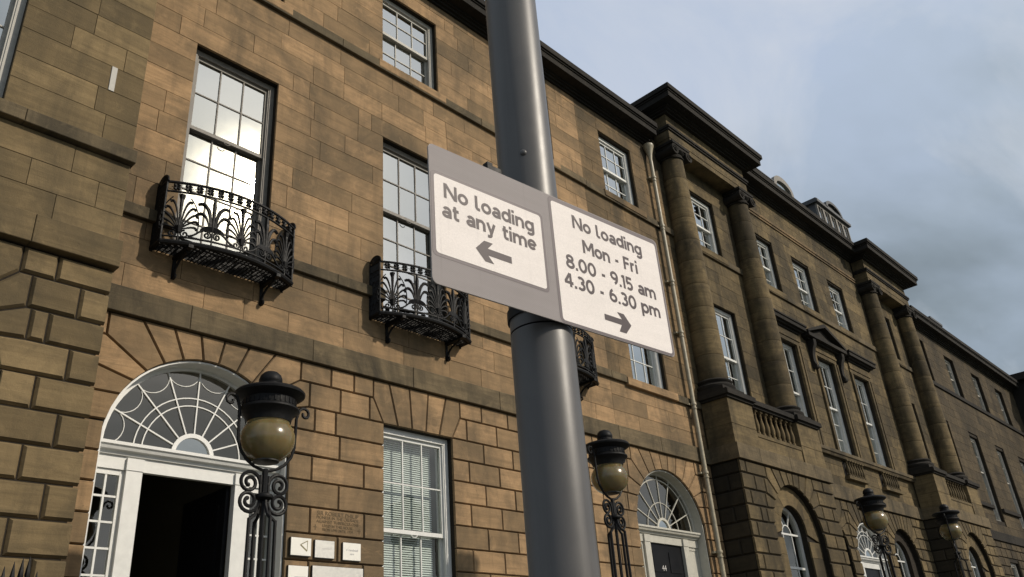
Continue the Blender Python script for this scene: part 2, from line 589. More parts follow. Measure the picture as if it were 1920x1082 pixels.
class Wall:
    """the dressed face of one house: stones with recessed joints before a backing wall"""
    def __init__(self, root, mat, fn=None, y=0.0):
        self.root, self.mat, self.fn, self.y = root, mat, fn, y
        self.items = []
        self.fine = False

    def stone(self, poly, style='ashlar', free=(), name='stone', tone=None, y=None, mat=None):
        poly = clean(poly)
        if area(poly) < 0:
            poly = poly[::-1]
        if area(poly) < 0.004:
            return
        self.items.append((poly, style, free, name, rng.random() if tone is None else tone, self.y if y is None else y, mat or self.mat, self.fn))

    def shape(self, mb, it):
        poly, style, free, _, tone, y, _, fn = it
        gap, ch, dep = STYLE['rustic_fine' if style == 'rustic' and self.fine else style]
        mb.fn = fn
        n = len(poly)
        gs, cs = [gap] * n, [gap + ch] * n
        for i in range(n):
            (x0, z0), (x1, z1) = poly[i], poly[(i + 1) % n]
            for f in free:
                if isinstance(f, tuple):
                    if abs(math.hypot(x0 - f[0], z0 - f[1]) - f[2]) < 0.004 and abs(math.hypot(x1 - f[0], z1 - f[1]) - f[2]) < 0.004:
                        gs[i], cs[i] = 0.0, 0.006
                elif abs(x0 - f) < 0.012 and abs(x1 - f) < 0.012:
                    gs[i], cs[i] = 0.0, 0.004
        r1, r2 = inset(poly, gs), inset(poly, cs)
        jit = (rng.random() - 0.5) * 0.004
        vs_ = [(x, y + 0.045, z) for x, z in r1] + [(x, y + dep + jit, z) for x, z in r1] + [(x, y + jit, z) for x, z in r2]
        fs = [(a + i, a + (i + 1) % n, a + n + (i + 1) % n, a + n + i) for a in (0, n) for i in range(n)]
        fs.append(tuple(range(2 * n, 3 * n)))
        mb.add(vs_, fs, tone)

    def finish(self, limit=290, mass='stone_mass', min_px=9.0):
        cand = []
        for it in self.items:
            poly, fn, y = it[0], it[7], it[5]
            pts = [pix(fn(x, y, z) if fn else (x, y, z)) for x, z in poly]
            seen = any(-10 < p[0] < 1930 and -10 < p[1] < 1092 and p[2] > 0 for p in pts)
            a = abs(area([(p[0], p[1]) for p in pts])) if seen else 0.0
            cand.append((a, it))
        cand.sort(key=lambda c: -c[0])
        count = {}
        rest = {}
        for a, it in cand:
            k = it[3]
            if a > min_px * min_px * 1.6 and count.get(k, 0) < limit:
                count[k] = count.get(k, 0) + 1
                mb = MB()
                self.shape(mb, it)
                mb.fn = None
                o = wput(k, mb, it[6], self.root)
                for cb in HOOKS:
                    cb(o, it, self.root)
            else:
                rest.setdefault(it[6], []).append(it)
        for mt, lst in rest.items():
            mb = MB()
            for it in lst:
                self.shape(mb, it)
            mb.fn = None
            wput(mass, mb, mt, self.root, 'stuff')


HOOKS = []


def split(xa, xb, lens, start=0.0, force=(), minw=0.18):
    """vertical joints of one course between xa and xb"""
    cuts = []
    x = xa - start
    i = 0
    while x < xb:
        x += lens[i % len(lens)] if lens else rng.uniform(0.5, 1.2)
        i += 1
        if xa + minw < x < xb - minw:
            cuts.append(x)
    for f0, f1 in force:
        cuts = [c for c in cuts if not (f0 - 0.12 < c < f1 + 0.12)]
        cuts += [c for c in (f0, f1) if xa + minw < c < xb - minw]
    return [xa] + sorted(cuts) + [xb]


def course(wall, za, zb, xa, xb, style, lens=None, start=0.0, force=(), free=(), ends=None):
    """ends: optional (left x at top, right x at top) for slanting ends"""
    if xb - xa < 0.04:
        return
    js = split(xa, xb, lens, start, force)
    for i in range(len(js) - 1):
        a0 = a1 = js[i]
        b0 = b1 = js[i + 1]
        if ends and i == 0 and ends[0] is not None:
            a1 = ends[0]
        if ends and i == len(js) - 2 and ends[1] is not None:
            b1 = ends[1]
        wall.stone([(a0, za), (b0, za), (b1, zb), (a1, zb)], style, free)


def spans(xa, xb, cuts):
    out, x = [], xa
    for a, b in sorted(cuts):
        if b <= x or a >= xb:
            continue
        if a > x:
            out.append((x, a))
        x = b
    if x < xb:
        out.append((x, xb))
    return out


def backing(root, mat, x0, x1, z0, z1, y, rects, arches=(), depth=0.30, fn=None, name='wall'):
    """wall plane with openings and their reveals; arches = (cx, R, springing, z bottom)"""
    mb = MB(fn)
    yb = y + 0.038
    holes = list(rects) + [(c - r, c + r, zb, zs + r) for c, r, zs, zb in arches]
    xs = sorted({x0, x1, *[h[0] for h in holes], *[h[1] for h in holes]})
    zs_ = sorted({z0, z1, *[h[2] for h in holes], *[h[3] for h in holes]})
    xs = [x for x in xs if x0 <= x <= x1]
    zs_ = [z for z in zs_ if z0 <= z <= z1]
    for i in range(len(xs) - 1):
        for k in range(len(zs_) - 1):
            cx_, cz_ = (xs[i] + xs[i + 1]) / 2, (zs_[k] + zs_[k + 1]) / 2
            if any(h[0] < cx_ < h[1] and h[2] < cz_ < h[3] for h in holes):
                continue
            mb.add([(xs[i], yb, zs_[k]), (xs[i + 1], yb, zs_[k]), (xs[i + 1], yb, zs_[k + 1]), (xs[i], yb, zs_[k + 1])], [(0, 1, 2, 3)])
    for a, b, c, d in rects:
        mb.add([(a, yb, c), (a, yb, d), (a, yb + depth, d), (a, yb + depth, c)], [(0, 1, 2, 3)])
        mb.add([(b, yb, c), (b, yb, d), (b, yb + depth, d), (b, yb + depth, c)], [(0, 1, 2, 3)])
        mb.add([(a, yb, d), (b, yb, d), (b, yb + depth, d), (a, yb + depth, d)], [(0, 1, 2, 3)])
        mb.add([(a, yb, c), (b, yb, c), (b, yb + depth, c), (a, yb + depth, c)], [(0, 1, 2, 3)])
    for c, r, zs, zb in arches:
        pts = arc(c, zs, r, r, 0, 180, 28)
        for i in range(28):
            (ax, az), (bx, bz) = pts[i], pts[i + 1]
            top = zs + r
            mb.add([(ax, yb, az), (bx, yb, bz), (bx, yb, top), (ax, yb, top)], [(0, 1, 2, 3)])
            mb.add([(ax, yb, az), (bx, yb, bz), (bx, yb + depth, bz), (ax, yb + depth, az)], [(0, 1, 2, 3)])
        for s in (-1, 1):
            x = c + s * r
            mb.add([(x, yb, zb), (x, yb, zs), (x, yb + depth, zs), (x, yb + depth, zb)], [(0, 1, 2, 3)])
    return wput(name, mb, mat, root)


ANG = [85.0, 72.5, 60.5, 48.5, 38.5, 27.5, 11.0]


def voussoirs(wall, c, R, zs, tops, elbows, vend, y=None, rows=(4.33, 4.655, 4.98, 5.30, 5.64, 5.92), right=True, left=True, both_min=None):
    """stones of a rusticated arch: radial joints bent into the course joints.
    tops: offsets of the first joints on the band line; elbows: offsets on the three course lines below it"""
    z0, zA, zB, zC, zD, zT = rows
    E = [(-tops[0], zT), (tops[1], zT), (tops[2], zT), (elbows[0], zD), (elbows[1], zC), (elbows[2], zB)]
    # keystone
    inner = arc(c, zs, R, R, ANG[0], 180 - ANG[0], 3)
    wall.stone([(c + tops[0], zT), (c - tops[0], zT)] + inner, 'rustic', ((c, zs, R),), name='voussoir', y=y)
    for s in ([1] if right else []) + ([-1] if left else []):
        mir = lambda p: (c + s * (p[0] - c), p[1])
        for k in range(5):
            inn = [mir(p) for p in arc(c, zs, R, R, ANG[k], ANG[k + 1], 3)]
            (ea, za), (eb, zb) = E[k], E[k + 1]
            outer = [mir((c + eb, zb))]
            if zb < za - 0.01:
                outer.append(mir((c + eb, za)))
            outer.append(mir((c + ea, za)))
            wall.stone(inn + outer, 'rustic', ((c, zs, R),), name='voussoir', y=y)
        ve = vend
        inn = [mir(p) for p in arc(c, zs, R, R, ANG[5], ANG[6], 2)]
        xa = R * math.cos(RAD(ANG[6]))
        wall.stone(inn + [mir((c + ve, zA)), mir((c + ve, zB)), mir((c + E[5][0], zB))], 'rustic', ((c, zs, R),), name='voussoir', y=y)


def jack_arch(wall, x0, x1, z0, zm, z1, y=None):
    """flat arch of tapering stones over a ground window"""
    w_ = x1 - x0
    xb = [x0 + w_ * k / 5 for k in range(6)]
    xt = [x0 - 0.18, x0 + 0.10, x0 + 0.48, x1 - 0.48 + 0.02, x1 - 0.10, x1 + 0.18]
    for k in range(5):
        p = [(xb[k], z0), (xb[k + 1], z0)]
        if k == 4:
            p.append((xt[5], zm))
        p += [(xt[k + 1], z1), (xt[k], z1)]
        if k == 0:
            p.append((xt[0], zm))
        wall.stone(p, 'rustic', name='voussoir', y=y)


def band(root, x0, x1, z0, z1, y0, y1, mat='band', name='band_stone', step=1.75, tone=None, b=0.006, cuts=()):
    xs = split(x0, x1, [step * rng.uniform(0.85, 1.2) for _ in range(40)], rng.uniform(0, 0.8), minw=0.3)
    big = []
    for i in range(len(xs) - 1):
        a, c = xs[i] + 0.003, xs[i + 1] - 0.003
        mb = MB()
        mb.bevbox(a, c, y0 + rng.uniform(-.002, .002), y1, z0, z1, b, rng.random() if tone is None else tone)
        p = pix(((a + c) / 2, y0, (z0 + z1) / 2))
        if -300 < p[0] < 2220 and -300 < p[1] < 1380:
            wput(name, mb, mat, root)
        else:
            big.append(mb)
    if big:
        t = MB()
        for mb in big:
            t.add(mb.v, mb.f, mb.t[0])
        wput(name, t, mat, root)


# ------------------------------------------------------------ windows
CACHE = {}


def cached(key, build):
    if key not in CACHE:
        CACHE[key] = build()
    return CACHE[key]


def pane_mesh(w_, h, mat='glass'):
    def b():
        mb = MB()
        mb.add([(-w_ / 2, 0, -h / 2), (w_ / 2, 0, -h / 2), (w_ / 2, 0, h / 2), (-w_ / 2, 0, h / 2)], [(0, 1, 2, 3)])
        return mb.mesh('pane', M[mat])
    return cached(('pane', round(w_, 3), round(h, 3), mat), b)


def sash_mesh(w_, h, cols, rows, top_rail, bot_rail, mat):
    def b():
        mb = MB()
        st, br = 0.046, 0.018
        mb.box(-w_ / 2, -w_ / 2 + st, 0, 0.042, 0, h)
        mb.box(w_ / 2 - st, w_ / 2, 0, 0.042, 0, h)
        mb.box(-w_ / 2 + st, w_ / 2 - st, 0.0015, 0.0405, 0, bot_rail)
        mb.box(-w_ / 2 + st, w_ / 2 - st, 0.0015, 0.0405, h - top_rail, h)
        pw = (w_ - 2 * st - (cols - 1) * br) / cols
        ph = (h - top_rail - bot_rail - (rows - 1) * br) / rows
        for i in range(1, cols):
            x = -w_ / 2 + st + i * pw + (i - 1) * br
            mb.box(x, x + br, 0.006, 0.036, bot_rail, h - top_rail)
        for k in range(1, rows):
            z = bot_rail + k * ph + (k - 1) * br
            mb.box(-w_ / 2 + st, w_ / 2 - st, 0.0075, 0.0345, z, z + br)
        return mb.mesh('sash', M[mat])
    st, br = 0.046, 0.018
    pw = (w_ - 2 * st - (cols - 1) * br) / cols
    ph = (h - top_rail - bot_rail - (rows - 1) * br) / rows
    pos = [(-w_ / 2 + st + pw / 2 + i * (pw + br), bot_rail + ph / 2 + k * (ph + br)) for k in range(rows) for i in range(cols)]
    return cached(('sash', round(w_, 3), round(h, 3), cols, rows, top_rail, bot_rail, mat), b), pw, ph, pos


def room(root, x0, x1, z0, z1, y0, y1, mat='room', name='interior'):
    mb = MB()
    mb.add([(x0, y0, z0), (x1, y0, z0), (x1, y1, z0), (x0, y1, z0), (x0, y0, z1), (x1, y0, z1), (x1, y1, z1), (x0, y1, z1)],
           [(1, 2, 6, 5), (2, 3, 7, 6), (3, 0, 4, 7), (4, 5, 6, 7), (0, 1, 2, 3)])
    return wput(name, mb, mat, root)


def sash_window(root, cx, z0, z1, W, cols, ru, rl, meet, y=0.0, mat='white_old', blind=False, yo=0.10, shutters=False, grid=True):
    """double-hung window: case frame with upper and lower sash, each pane its own sheet"""
    H = z1 - z0
    rx, ry, rz = root.location
    loc = (cx - rx, y + yo - ry, z0 - rz)

    def case():
        mb = MB()
        j = 0.075
        mb.box(-W / 2 - .002, -W / 2 + j, 0, 0.20, 0, H + .002)
        mb.box(W / 2 - j, W / 2 + .002, 0, 0.20, 0, H + .002)
        mb.box(-W / 2 + j, W / 2 - j, 0.002, 0.198, H - 0.085, H + .002)
        mb.box(-W / 2 + j, W / 2 - j, -0.02, 0.198, -0.002, 0.06)
        mb.box(-W / 2 + j, -W / 2 + j + 0.018, 0.012, 0.04, 0.06, H - 0.085)
        mb.box(W / 2 - j - 0.018, W / 2 - j, 0.012, 0.04, 0.06, H - 0.085)
        return mb.mesh('window', M[mat])
    win = obj('window', cached(('case', round(W, 3), round(H, 3), mat), case), root, loc)
    w_ = W - 0.15
    for which in ('upper', 'lower'):
        if which == 'upper':
            h = z1 - 0.085 - meet + 0.03
            me, pw, ph, pos = sash_mesh(w_, h, cols, ru, 0.05, 0.055, mat)
            so = (0, 0.042, meet - 0.03 - z0)
        else:
            h = meet + 0.02 - z0 - 0.06
            me, pw, ph, pos = sash_mesh(w_, h, cols, rl, 0.05, 0.075, mat)
            so = (0, 0.095, 0.06)
        obj('sash', me, win, so)
        pm = pane_mesh(pw + 0.006, ph + 0.006, 'glass_dim' if blind else 'glass')
        for px_, pz in pos:
            obj('pane', pm, win, (px_, so[1] + 0.021, so[2] + pz), (rng.gauss(0, 0.0042), 0, rng.gauss(0, 0.0042)))
    if which and meet:
        if H > 1.8:
            mb = MB()
            for dx in (-0.0,):
                mb.tube([(dx + 0.05 * math.cos(a), 0.04 - 0.0, 0.035 * math.sin(a)) for a in [PI + PI * i / 8 for i in range(9)]], 0.007, 5)
            put('sash_pull', mb, mat, win, (0, -0.01, meet - 0.035 - z0))
    if blind:
        mb = MB()
        z = 0.12
        while z < H - 0.12:
            mb.add([(-w_ / 2 + .02, 0.0, z), (w_ / 2 - .10, 0.0, z), (w_ / 2 - .10, 0.016, z + 0.024), (-w_ / 2 + .02, 0.016, z + 0.024)], [(0, 1, 2, 3)])
            z += 0.031
        b = put('venetian_blind', mb, 'blind', win, (0, 0.20, 0))
        b['kind'] = 'stuff'
    x0, x1 = cx - W / 2 - 0.25, cx + W / 2 + 0.25
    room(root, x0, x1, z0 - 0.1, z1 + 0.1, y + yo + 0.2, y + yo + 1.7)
    if shutters:
        mb = MB()
        mb.box(W / 2 - 0.02, W / 2 + 0.0, 0.21, 0.55, 0.05, H - 0.05)
        mb.box(-W / 2, -W / 2 + 0.02, 0.21, 0.55, 0.05, H - 0.05)
        put('shutter', mb, 'white', win)
    return win


def fan_poly(mb, pts, y):
    mb.add([(x, y, z) for x, z in pts], [tuple(range(len(pts)))])


def ring_band(mb, c, zs, r0, r1, y0, y1, a0=0, a1=180, n=28):
    o = arc(c, zs, r1, r1, a0, a1, n)
    i_ = arc(c, zs, r0, r0, a0, a1, n)
    for k in range(n):
        q = [o[k], o[k + 1], i_[k + 1], i_[k]]
        vs_ = [(x, y0, z) for x, z in q] + [(x, y1, z) for x, z in q]
        mb.add(vs_, [(0, 1, 2, 3), (7, 6, 5, 4), (0, 4, 5, 1), (2, 6, 7, 3)], 0.5, False)


def bar2(mb, a, b, wd, y0, y1):
    (x0, z0), (x1, z1) = a, b
    L = math.hypot(x1 - x0, z1 - z0)
    nx, nz = -(z1 - z0) / L * wd / 2, (x1 - x0) / L * wd / 2
    mb.prism([(x0 + nx, z0 + nz), (x1 + nx, z1 + nz), (x1 - nx, z1 - nz), (x0 - nx, z0 - nz)], y0, y1)


def polar(c, zs, r, a):
    return (c + r * math.cos(RAD(a)), zs + r * math.sin(RAD(a)))


def doorcase(root, c, zs, R, yd, open_door, rings, number=None, zfloor=1.75, lining='white', yw=0.0, wm='white', panes=True):
    """arched doorway: white lining, radial fanlight, transom, pilasters, sidelights, door"""
    rx, ry, rz = root.location
    # lining of the soffit and jambs
    mb = MB()
    Ro = R - 0.004
    ring_band(mb, c, zs, Ro - 0.022, Ro, yw + 0.05, yd + 0.06)
    for s in (-1, 1):
        x = c + s * (Ro - 0.011)
        mb.box(x - 0.011, x + 0.011, yw + 0.05, yd + 0.06, zfloor, zs)
    wput('arch_lining', mb, lining, root)
    # fanlight
    rf = R - 0.075
    zf = zs + 0.045
    fan = MB()
    ring_band(fan, c, zf, rf - 0.035, rf + 0.06, yd - 0.015, yd + 0.03)
    N = 8
    rh = 0.265 if rings == 2 else 0.23
    fl = wput('fanlight', fan, wm, root)
    hb = MB()
    ring_band(hb, c, zf, rh - 0.05, rh, yd - 0.02, yd + 0.02, n=14)
    put('fan_hub', hb, wm, fl)
    angs = [180.0 * k / N for k in range(N + 1)]
    for a in angs[1:-1]:
        b = MB()
        bar2(b, polar(c, zf, rh, a), polar(c, zf, rf - 0.03, a), 0.016, yd - 0.011, yd + 0.012)
        put('glazing_bar', b, wm, fl)
    for r in ((0.605, 0.70) if rings == 2 else (0.52,)):
        b = MB()
        ring_band(b, c, zf, r - 0.0065, r + 0.0065, yd - 0.0095, yd + 0.0105, n=24)
        put('glazing_bar', b, wm, fl)
    if rings == 2:
        for k in range(N):
            b = MB()
            p0, p1 = polar(c, zf, rf - 0.02, angs[k]), polar(c, zf, rf - 0.02, angs[k + 1])
            mx, mz = (p0[0] + p1[0]) / 2, (p0[1] + p1[1]) / 2
            hw = math.hypot(p1[0] - p0[0], p1[1] - p0[1]) / 2
            am = math.atan2(p1[1] - p0[1], p1[0] - p0[0])
            inw = am + PI / 2
            pts = []
            for i in range(13):
                t_ = PI * i / 12
                u, v = -hw * math.cos(t_), hw * 0.92 * math.sin(t_)
                pts.append((mx + math.cos(am) * u + math.cos(inw) * v, yd + 0.001, mz + math.sin(am) * u + math.sin(inw) * v))
            b.tube(pts, 0.0065, 6)
            put('glazing_bar', b, wm, fl)
    else:
        b = MB()
        ring_band(b, c, zf, rf - 0.13, rf - 0.11, yd - 0.009, yd + 0.010, n=24)
        put('glazing_bar', b, wm, fl)
    for k in range(N):
        g = MB()
        fan_poly(g, arc(c, zf, rf, rf, angs[k], angs[k + 1], 4) + [polar(c, zf, rh - 0.03, angs[k + 1]), polar(c, zf, rh - 0.03, angs[k])], yd + 0.004 + 0.0006 * k)
        put('pane', g, 'glass_dim', fl)
    g = MB()
    fan_poly(g, arc(c, zf, rh - 0.04, rh - 0.04, 0, 180, 10), yd + 0.004)
    put('pane', g, 'glass', fl)
    # transom
    tm = MB()
    w2 = Ro - 0.025
    prof = [(yd - 0.13, zf + 0.005), (yd - 0.13, zf - 0.03), (yd - 0.11, zf - 0.04), (yd - 0.095, zf - 0.075), (yd - 0.05, zf - 0.085), (yd - 0.04, zf - 0.12),
            (yd + 0.05, zf - 0.12), (yd + 0.05, zf + 0.02)]
    tm.extr(prof, c - w2, c + w2)
    tm.box(c - w2, c + w2, yd - 0.012, yd + 0.05, zf - 0.27, zf - 0.1205)
    wput('transom', tm, wm, root)
    ztop = zf - 0.27
    px0, px1 = 0.565, 0.745
    for s in (-1, 1):
        pl = MB()
        a, b_ = sorted((c + s * px0, c + s * px1))
        pl.box(a, b_, yd - 0.035, yd + 0.06, zfloor, ztop - 0.002)
        pl.box(a - 0.006, b_ + 0.006, yd - 0.045, yd + 0.05, ztop - 0.0025, ztop + 0.13)
        pl.box(a - 0.014, b_ + 0.014, yd - 0.05, yd + 0.055, zfloor, zfloor + 0.28)
        wput('pilaster', pl, wm, root)
        # sidelight
        a, b_ = sorted((c + s * (px1 + 0.0), c + s * (w2)))
        sl = MB()
        ys = yd + 0.03
        zb = zfloor + 0.55
        sl.box(a + .002, a + 0.05, ys - .02, ys + 0.04, zb, ztop)
        sl.box(b_ - 0.05, b_ - .002, ys - .02, ys + 0.04, zb, ztop)
        sl.box(a + .002, b_ - .002, ys - .018, ys + 0.05, zfloor, zb)
        sl.box(a + 0.05, b_ - 0.05, ys - .018, ys + 0.038, ztop - 0.06, ztop - 0.002)
        xm = (a + b_) / 2
        if panes:
            sl.box(xm - 0.011, xm + 0.011, ys - 0.012, ys + 0.02, zb, ztop - 0.06)
        zz_ = zb
        hs = 0.272
        kk = 0
        side = wput('sidelight', sl, wm, root)
        if not panes:
            b = MB()
            b.box(a + 0.05, b_ - 0.05, ys - 0.004, ys + 0.03, zb, ztop - 0.06)
            put('side_panel', b, wm, side)
        while panes and zz_ + hs < ztop - 0.02:
            zz_ += hs
            b = MB()
            b.box(a + 0.05, b_ - 0.05, ys - 0.0105, ys + 0.0185, zz_ - 0.011, zz_ + 0.011)
            put('glazing_bar', b, wm, side)
            for (q0, q1) in ((a + 0.045, xm), (xm, b_ - 0.045)):
                g = MB()
                g.add([(q0, ys + .004, zz_ - hs), (q1, ys + .004, zz_ - hs), (q1, ys + .004, zz_), (q0, ys + .004, zz_)], [(0, 1, 2, 3)])
                put('pane', g, 'glass_dim', side)
    # hall behind
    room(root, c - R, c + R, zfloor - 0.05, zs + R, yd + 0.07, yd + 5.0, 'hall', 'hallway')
    dr = MB()
    if open_door:
        hx = c + px0
        dr.box(hx - 0.05, hx - 0.005, yd + 0.08, yd + 1.15, zfloor + 0.01, ztop - 0.01)
        dr.box(hx - 0.062, hx - 0.0505, yd + 0.22, yd + 1.0, zfloor + 1.2, ztop - 0.2)
        d_ = wput('door', dr, 'door', root)
    else:
        dr.box(c - px0 + .004, c + px0 - .004, yd + 0.03, yd + 0.075, zfloor + 0.01, ztop - 0.002)
        for sx in (-1, 1):
            for za, zb2 in ((0.2, 0.75), (0.95, 1.75), (1.92, 2.3)):
                xa, xb = sorted((c + sx * 0.08, c + sx * 0.46))
                dr.box(xa, xb, yd + 0.018, yd + 0.0295, zfloor + za, zfloor + zb2)
        d_ = wput('door', dr, 'door', root)
        kn = MB()
        kn.lathe([(0.0, 0.0), (0.05, 0.01), (0.03, 0.03)], 0, 0, 12)
        put('knocker', kn, 'steel', d_, (c, yd + 0.0, zfloor + 1.5), (PI / 2, 0, 0))
    st = MB()
    st.box(c - R + 0.01, c + R - 0.01, yw + 0.05, yd + 0.08, zfloor - 0.2, zfloor)
    wput('threshold', st, 'band', root)
    return d_


# ------------------------------------------------------------ the ground (below the picture's lower edge)
g = MB()
g.add([(-400, -400, -0.15), (600, -400, -0.15), (600, 400, -0.15), (-400, 400, -0.15)], [(0, 1, 2, 3)])
setting('ground', g, 'grass')
g = MB()
g.box(-80, 140, -22.0, -10.2, -0.3, -0.02)
setting('road', g, 'asphalt')
g = MB()
g.box(-80, 140, -10.19, -2.25, -0.3, 0.12)
setting('pavement', g, 'paving')
g = MB()
g.box(-80, 140, -10.36, -10.195, -0.3, 0.125)
setting('kerb', g, 'band')
g = MB()
g.add([(-80, -24.0, 0.0), (140, -24.0, 0.0), (140, -90.0, 0.0), (-80, -90.0, 0.0)], [(0, 1, 2, 3)])
setting('lawn', g, 'grass')

# ------------------------------------------------------------ the houses of the terrace
RZ = [2.06, 2.385, 2.71, 3.035, 3.36, 3.68, 4.005, 4.33, 4.655, 4.98, 5.30, 5.64, 5.92]
AZ1 = [6.24, 6.57, 6.89, 7.20]
AZ2 = [7.36, 7.78, 8.16, 8.54, 8.89, 9.24, 9.58, 9.93, 10.28, 10.62, 10.97, 11.32, 11.67]
AZ3 = [11.84, 12.22, 12.56, 12.91, 13.29, 13.63, 13.92, 14.20]
JAMB = set()


def rows_of(zs):
    return list(zip(zs[:-1], zs[1:]))


def ashlar(wall, zs, xa, xb, rects, mat=None, heads=()):
    keep = wall.mat
    for k, (za, zb) in enumerate(rows_of(zs)):
        if mat:
            wall.mat = mat(za)
        cuts = [(a, b) for a, b, c, d in rects if c < zb - 0.03 and d > za + 0.03]
        force = [(a - 0.22 - 0.1 * rng.random(), b + 0.22 + 0.1 * rng.random()) for a, b, c, d in rects if abs(d - za) < 0.02]
        free = [a for a, b, c, d in rects] + [b for a, b, c, d in rects] + [xa, xb]
        for s0, s1 in spans(xa, xb, cuts):
            course(wall, za, zb, s0, s1, 'ashlar', None, rng.uniform(0, 0.6), force, free)
    wall.mat = keep


def rustic(wall, segs, zs=RZ, free=(), mat=None):
    """segs(za, zb) -> list of (x0, x1, lens, start[, ends])"""
    for k, (za, zb) in enumerate(rows_of(zs)):
        for s in segs(za, zb, k):
            x0, x1, lens, start = s[:4]
            course(wall, za, zb, x0, x1, 'rustic', lens, start, (), free, s[4] if len(s) > 4 else None)


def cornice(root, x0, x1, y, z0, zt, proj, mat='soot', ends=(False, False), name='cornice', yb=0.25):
    """stacked mouldings; ends tell which ends return"""
    mb = MB()
    h = zt - z0
    steps = [(0.12, 0.0, 0.10), (0.24, 0.10, 0.20), (0.36, 0.20, 0.30), (0.86, 0.30, 0.62), (0.92, 0.62, 0.70), (1.0, 0.70, 1.0)]
    for p, a, b in steps:
        e = proj * p
        mb.box(x0 - (e if ends[0] else 0), x1 + (e if ends[1] else 0), y - e, yb, z0 + a * h + (0.0015 if a else 0), z0 + b * h, rng.random())
    return wput(name, mb, mat, root)


def roof(root, x0, x1, y0, z0, pitch=32, depth=5.5):
    mb = MB()
    zr = z0 + math.tan(RAD(pitch)) * depth
    mb.extr([(y0, z0), (y0 + depth, zr), (y0 + 2 * depth, z0)], x0, x1)
    return wput('roof', mb, 'slate', root)


# ---- plain house with the open door (three bays)
houseB = thing('terrace_house', 'warm sandstone terrace house with three iron balconies and an open doorway under a fanlight', 'house', (7.8, 0, 0))
xB0, xB1 = 2.86, 12.70
dB = (4.49, 1.15, 4.45)
winsB = [4.485, 7.78, 11.06]
R1 = [(c - 0.653, c + 0.653, 6.95, 10.28) for c in winsB]
R2 = [(c - 0.653, c + 0.653, 11.87, 13.63) for c in winsB]
R0 = [(c - 0.655, c + 0.655, 2.40, 5.29) for c in winsB[1:]]
backing(houseB, 'mortar', xB0, xB1, 0.0, 14.45, 0.0, R0 + R1 + R2, [(dB[0], dB[1], dB[2], 1.55)], 0.34)
wB = Wall(houseB, 'stone_b')
wB.fine = True
freeB = [xB0, xB1, dB[0] - dB[1], dB[0] + dB[1]] + [v for r in R0 for v in r[:2]]
ELB = {5.64: 1.26, 5.30: 1.41, 4.98: 1.50, 4.655: 1.62, 4.33: 1.15}


def segsB(za, zb, k):
    out = []
    c, R = dB[0], dB[1]
    # limits of the door's stones in this course
    if za >= 5.63:
        d = 1.26
    elif za >= 5.29:
        d = 1.41
    elif za >= 4.97:
        d = 1.50
    elif za >= 4.65:
        d = 1.90
    else:
        d = R
    lo, hi = c - d, c + d
    out.append((xB0, lo, [5.0], 0.0))
    g0, g1 = R0[0][0], R0[0][1]
    h0, h1 = R0[1][0], R0[1][1]
    e = [0.0, None]
    if za > 5.63:
        a, b, ends = 0.18, 0.18, None
        q = ((hi, g0 - a, [0.48, 0.38], 0.0), (g1 + b, h0 - a, [0.72, 0.60], 0.25), (h1 + b, xB1, [0.66], 0.0))
    elif za > 5.28:
        q = ((hi, g0, [0.49], 0.0, (None, g0 - 0.18)), (g1, h0, [0.66], 0.35, (g1 + 0.18, h0 - 0.18)), (h1, xB1, [0.66], 0.35, (h1 + 0.18, None)))
    else:
        alt = k % 2
        if abs(za - 3.68) < 0.01:
            q = ((hi, 5.97, [9], 0.0), (6.80, g0, [9], 0.0), (g1, h0, [0.655], 0.0 if alt else 0.33), (h1, xB1, [0.655], 0.0 if alt else 0.33))
        else:
            q = ((hi, g0, [0.82], 0.49 if alt else 0.07), (g1, h0, [0.655], 0.0 if alt else 0.33), (h1, xB1, [0.655], 0.0 if alt else 0.33))
    out += q
    return out


rustic(wB, segsB, free=freeB)
voussoirs(wB, dB[0], dB[1], dB[2], (-0.16, 0.5, 0.88), (1.26, 1.41, 1.50), 1.90)
# square up the course beside the springing
for s in (-1, 1):
    pts = [(dB[0] + s * x, z) for x, z in [(dB[1], 4.33), (dB[1], 4.45)]]
for r in R0:
    jack_arch(wB, r[0], r[1], 5.29, 5.64, 5.92)
ashlar(wB, AZ1[:2] + [6.95, 7.20], xB0, xB1, R1)
ashlar(wB, AZ2, xB0, xB1, R1)
ashlar(wB, AZ3, xB0, xB1, [(a, b, 11.84, d) for a, b, c, d in R2])
ins = ([(5.97, 3.68), (6.80, 3.68), (6.80, 4.005), (5.97, 4.005)], 'rustic', (), 'inscribed_stone', 0.35, 0.0, 'stone_b', None)
mbi = MB()
wB.shape(mbi, ins)
inscribed = wput('inscribed_stone', mbi, 'stone_b', houseB)
inscribed['label'] = 'stone block with five lines of cut lettering'
wB.finish(295)
band(houseB, xB0, xB1, 5.92, 6.24, -0.06, 0.045)
for s0_, s1_ in spans(xB0, xB1, [(r[0], r[1]) for r in R1]):
    band(houseB, s0_, s1_, 7.20, 7.36, -0.065, 0.045, 'band', 'sill_course')
band(houseB, xB0, xB1, 11.67, 11.84, -0.065, 0.045, 'band', 'sill_course')
for c in winsB:
    mb = MB()
    mb.bevbox(c - 0.78, c + 0.78, -0.072, 0.30, 11.7, 11.872, 0.008, 0.2)
    wput('window_sill', mb, 'stone_b', houseB)
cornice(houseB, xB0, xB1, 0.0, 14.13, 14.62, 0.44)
roof(houseB, xB0, xB1, -0.30, 14.60)
for i, c in enumerate(winsB):
    sash_window(houseB, c, 6.95, 10.28, 1.306, 3, 2, 4, 8.98, yo=0.12, mat='grey_old')
    sash_window(houseB, c, 11.875, 13.63, 1.306, 3, 2, 2, 12.80, yo=0.12)
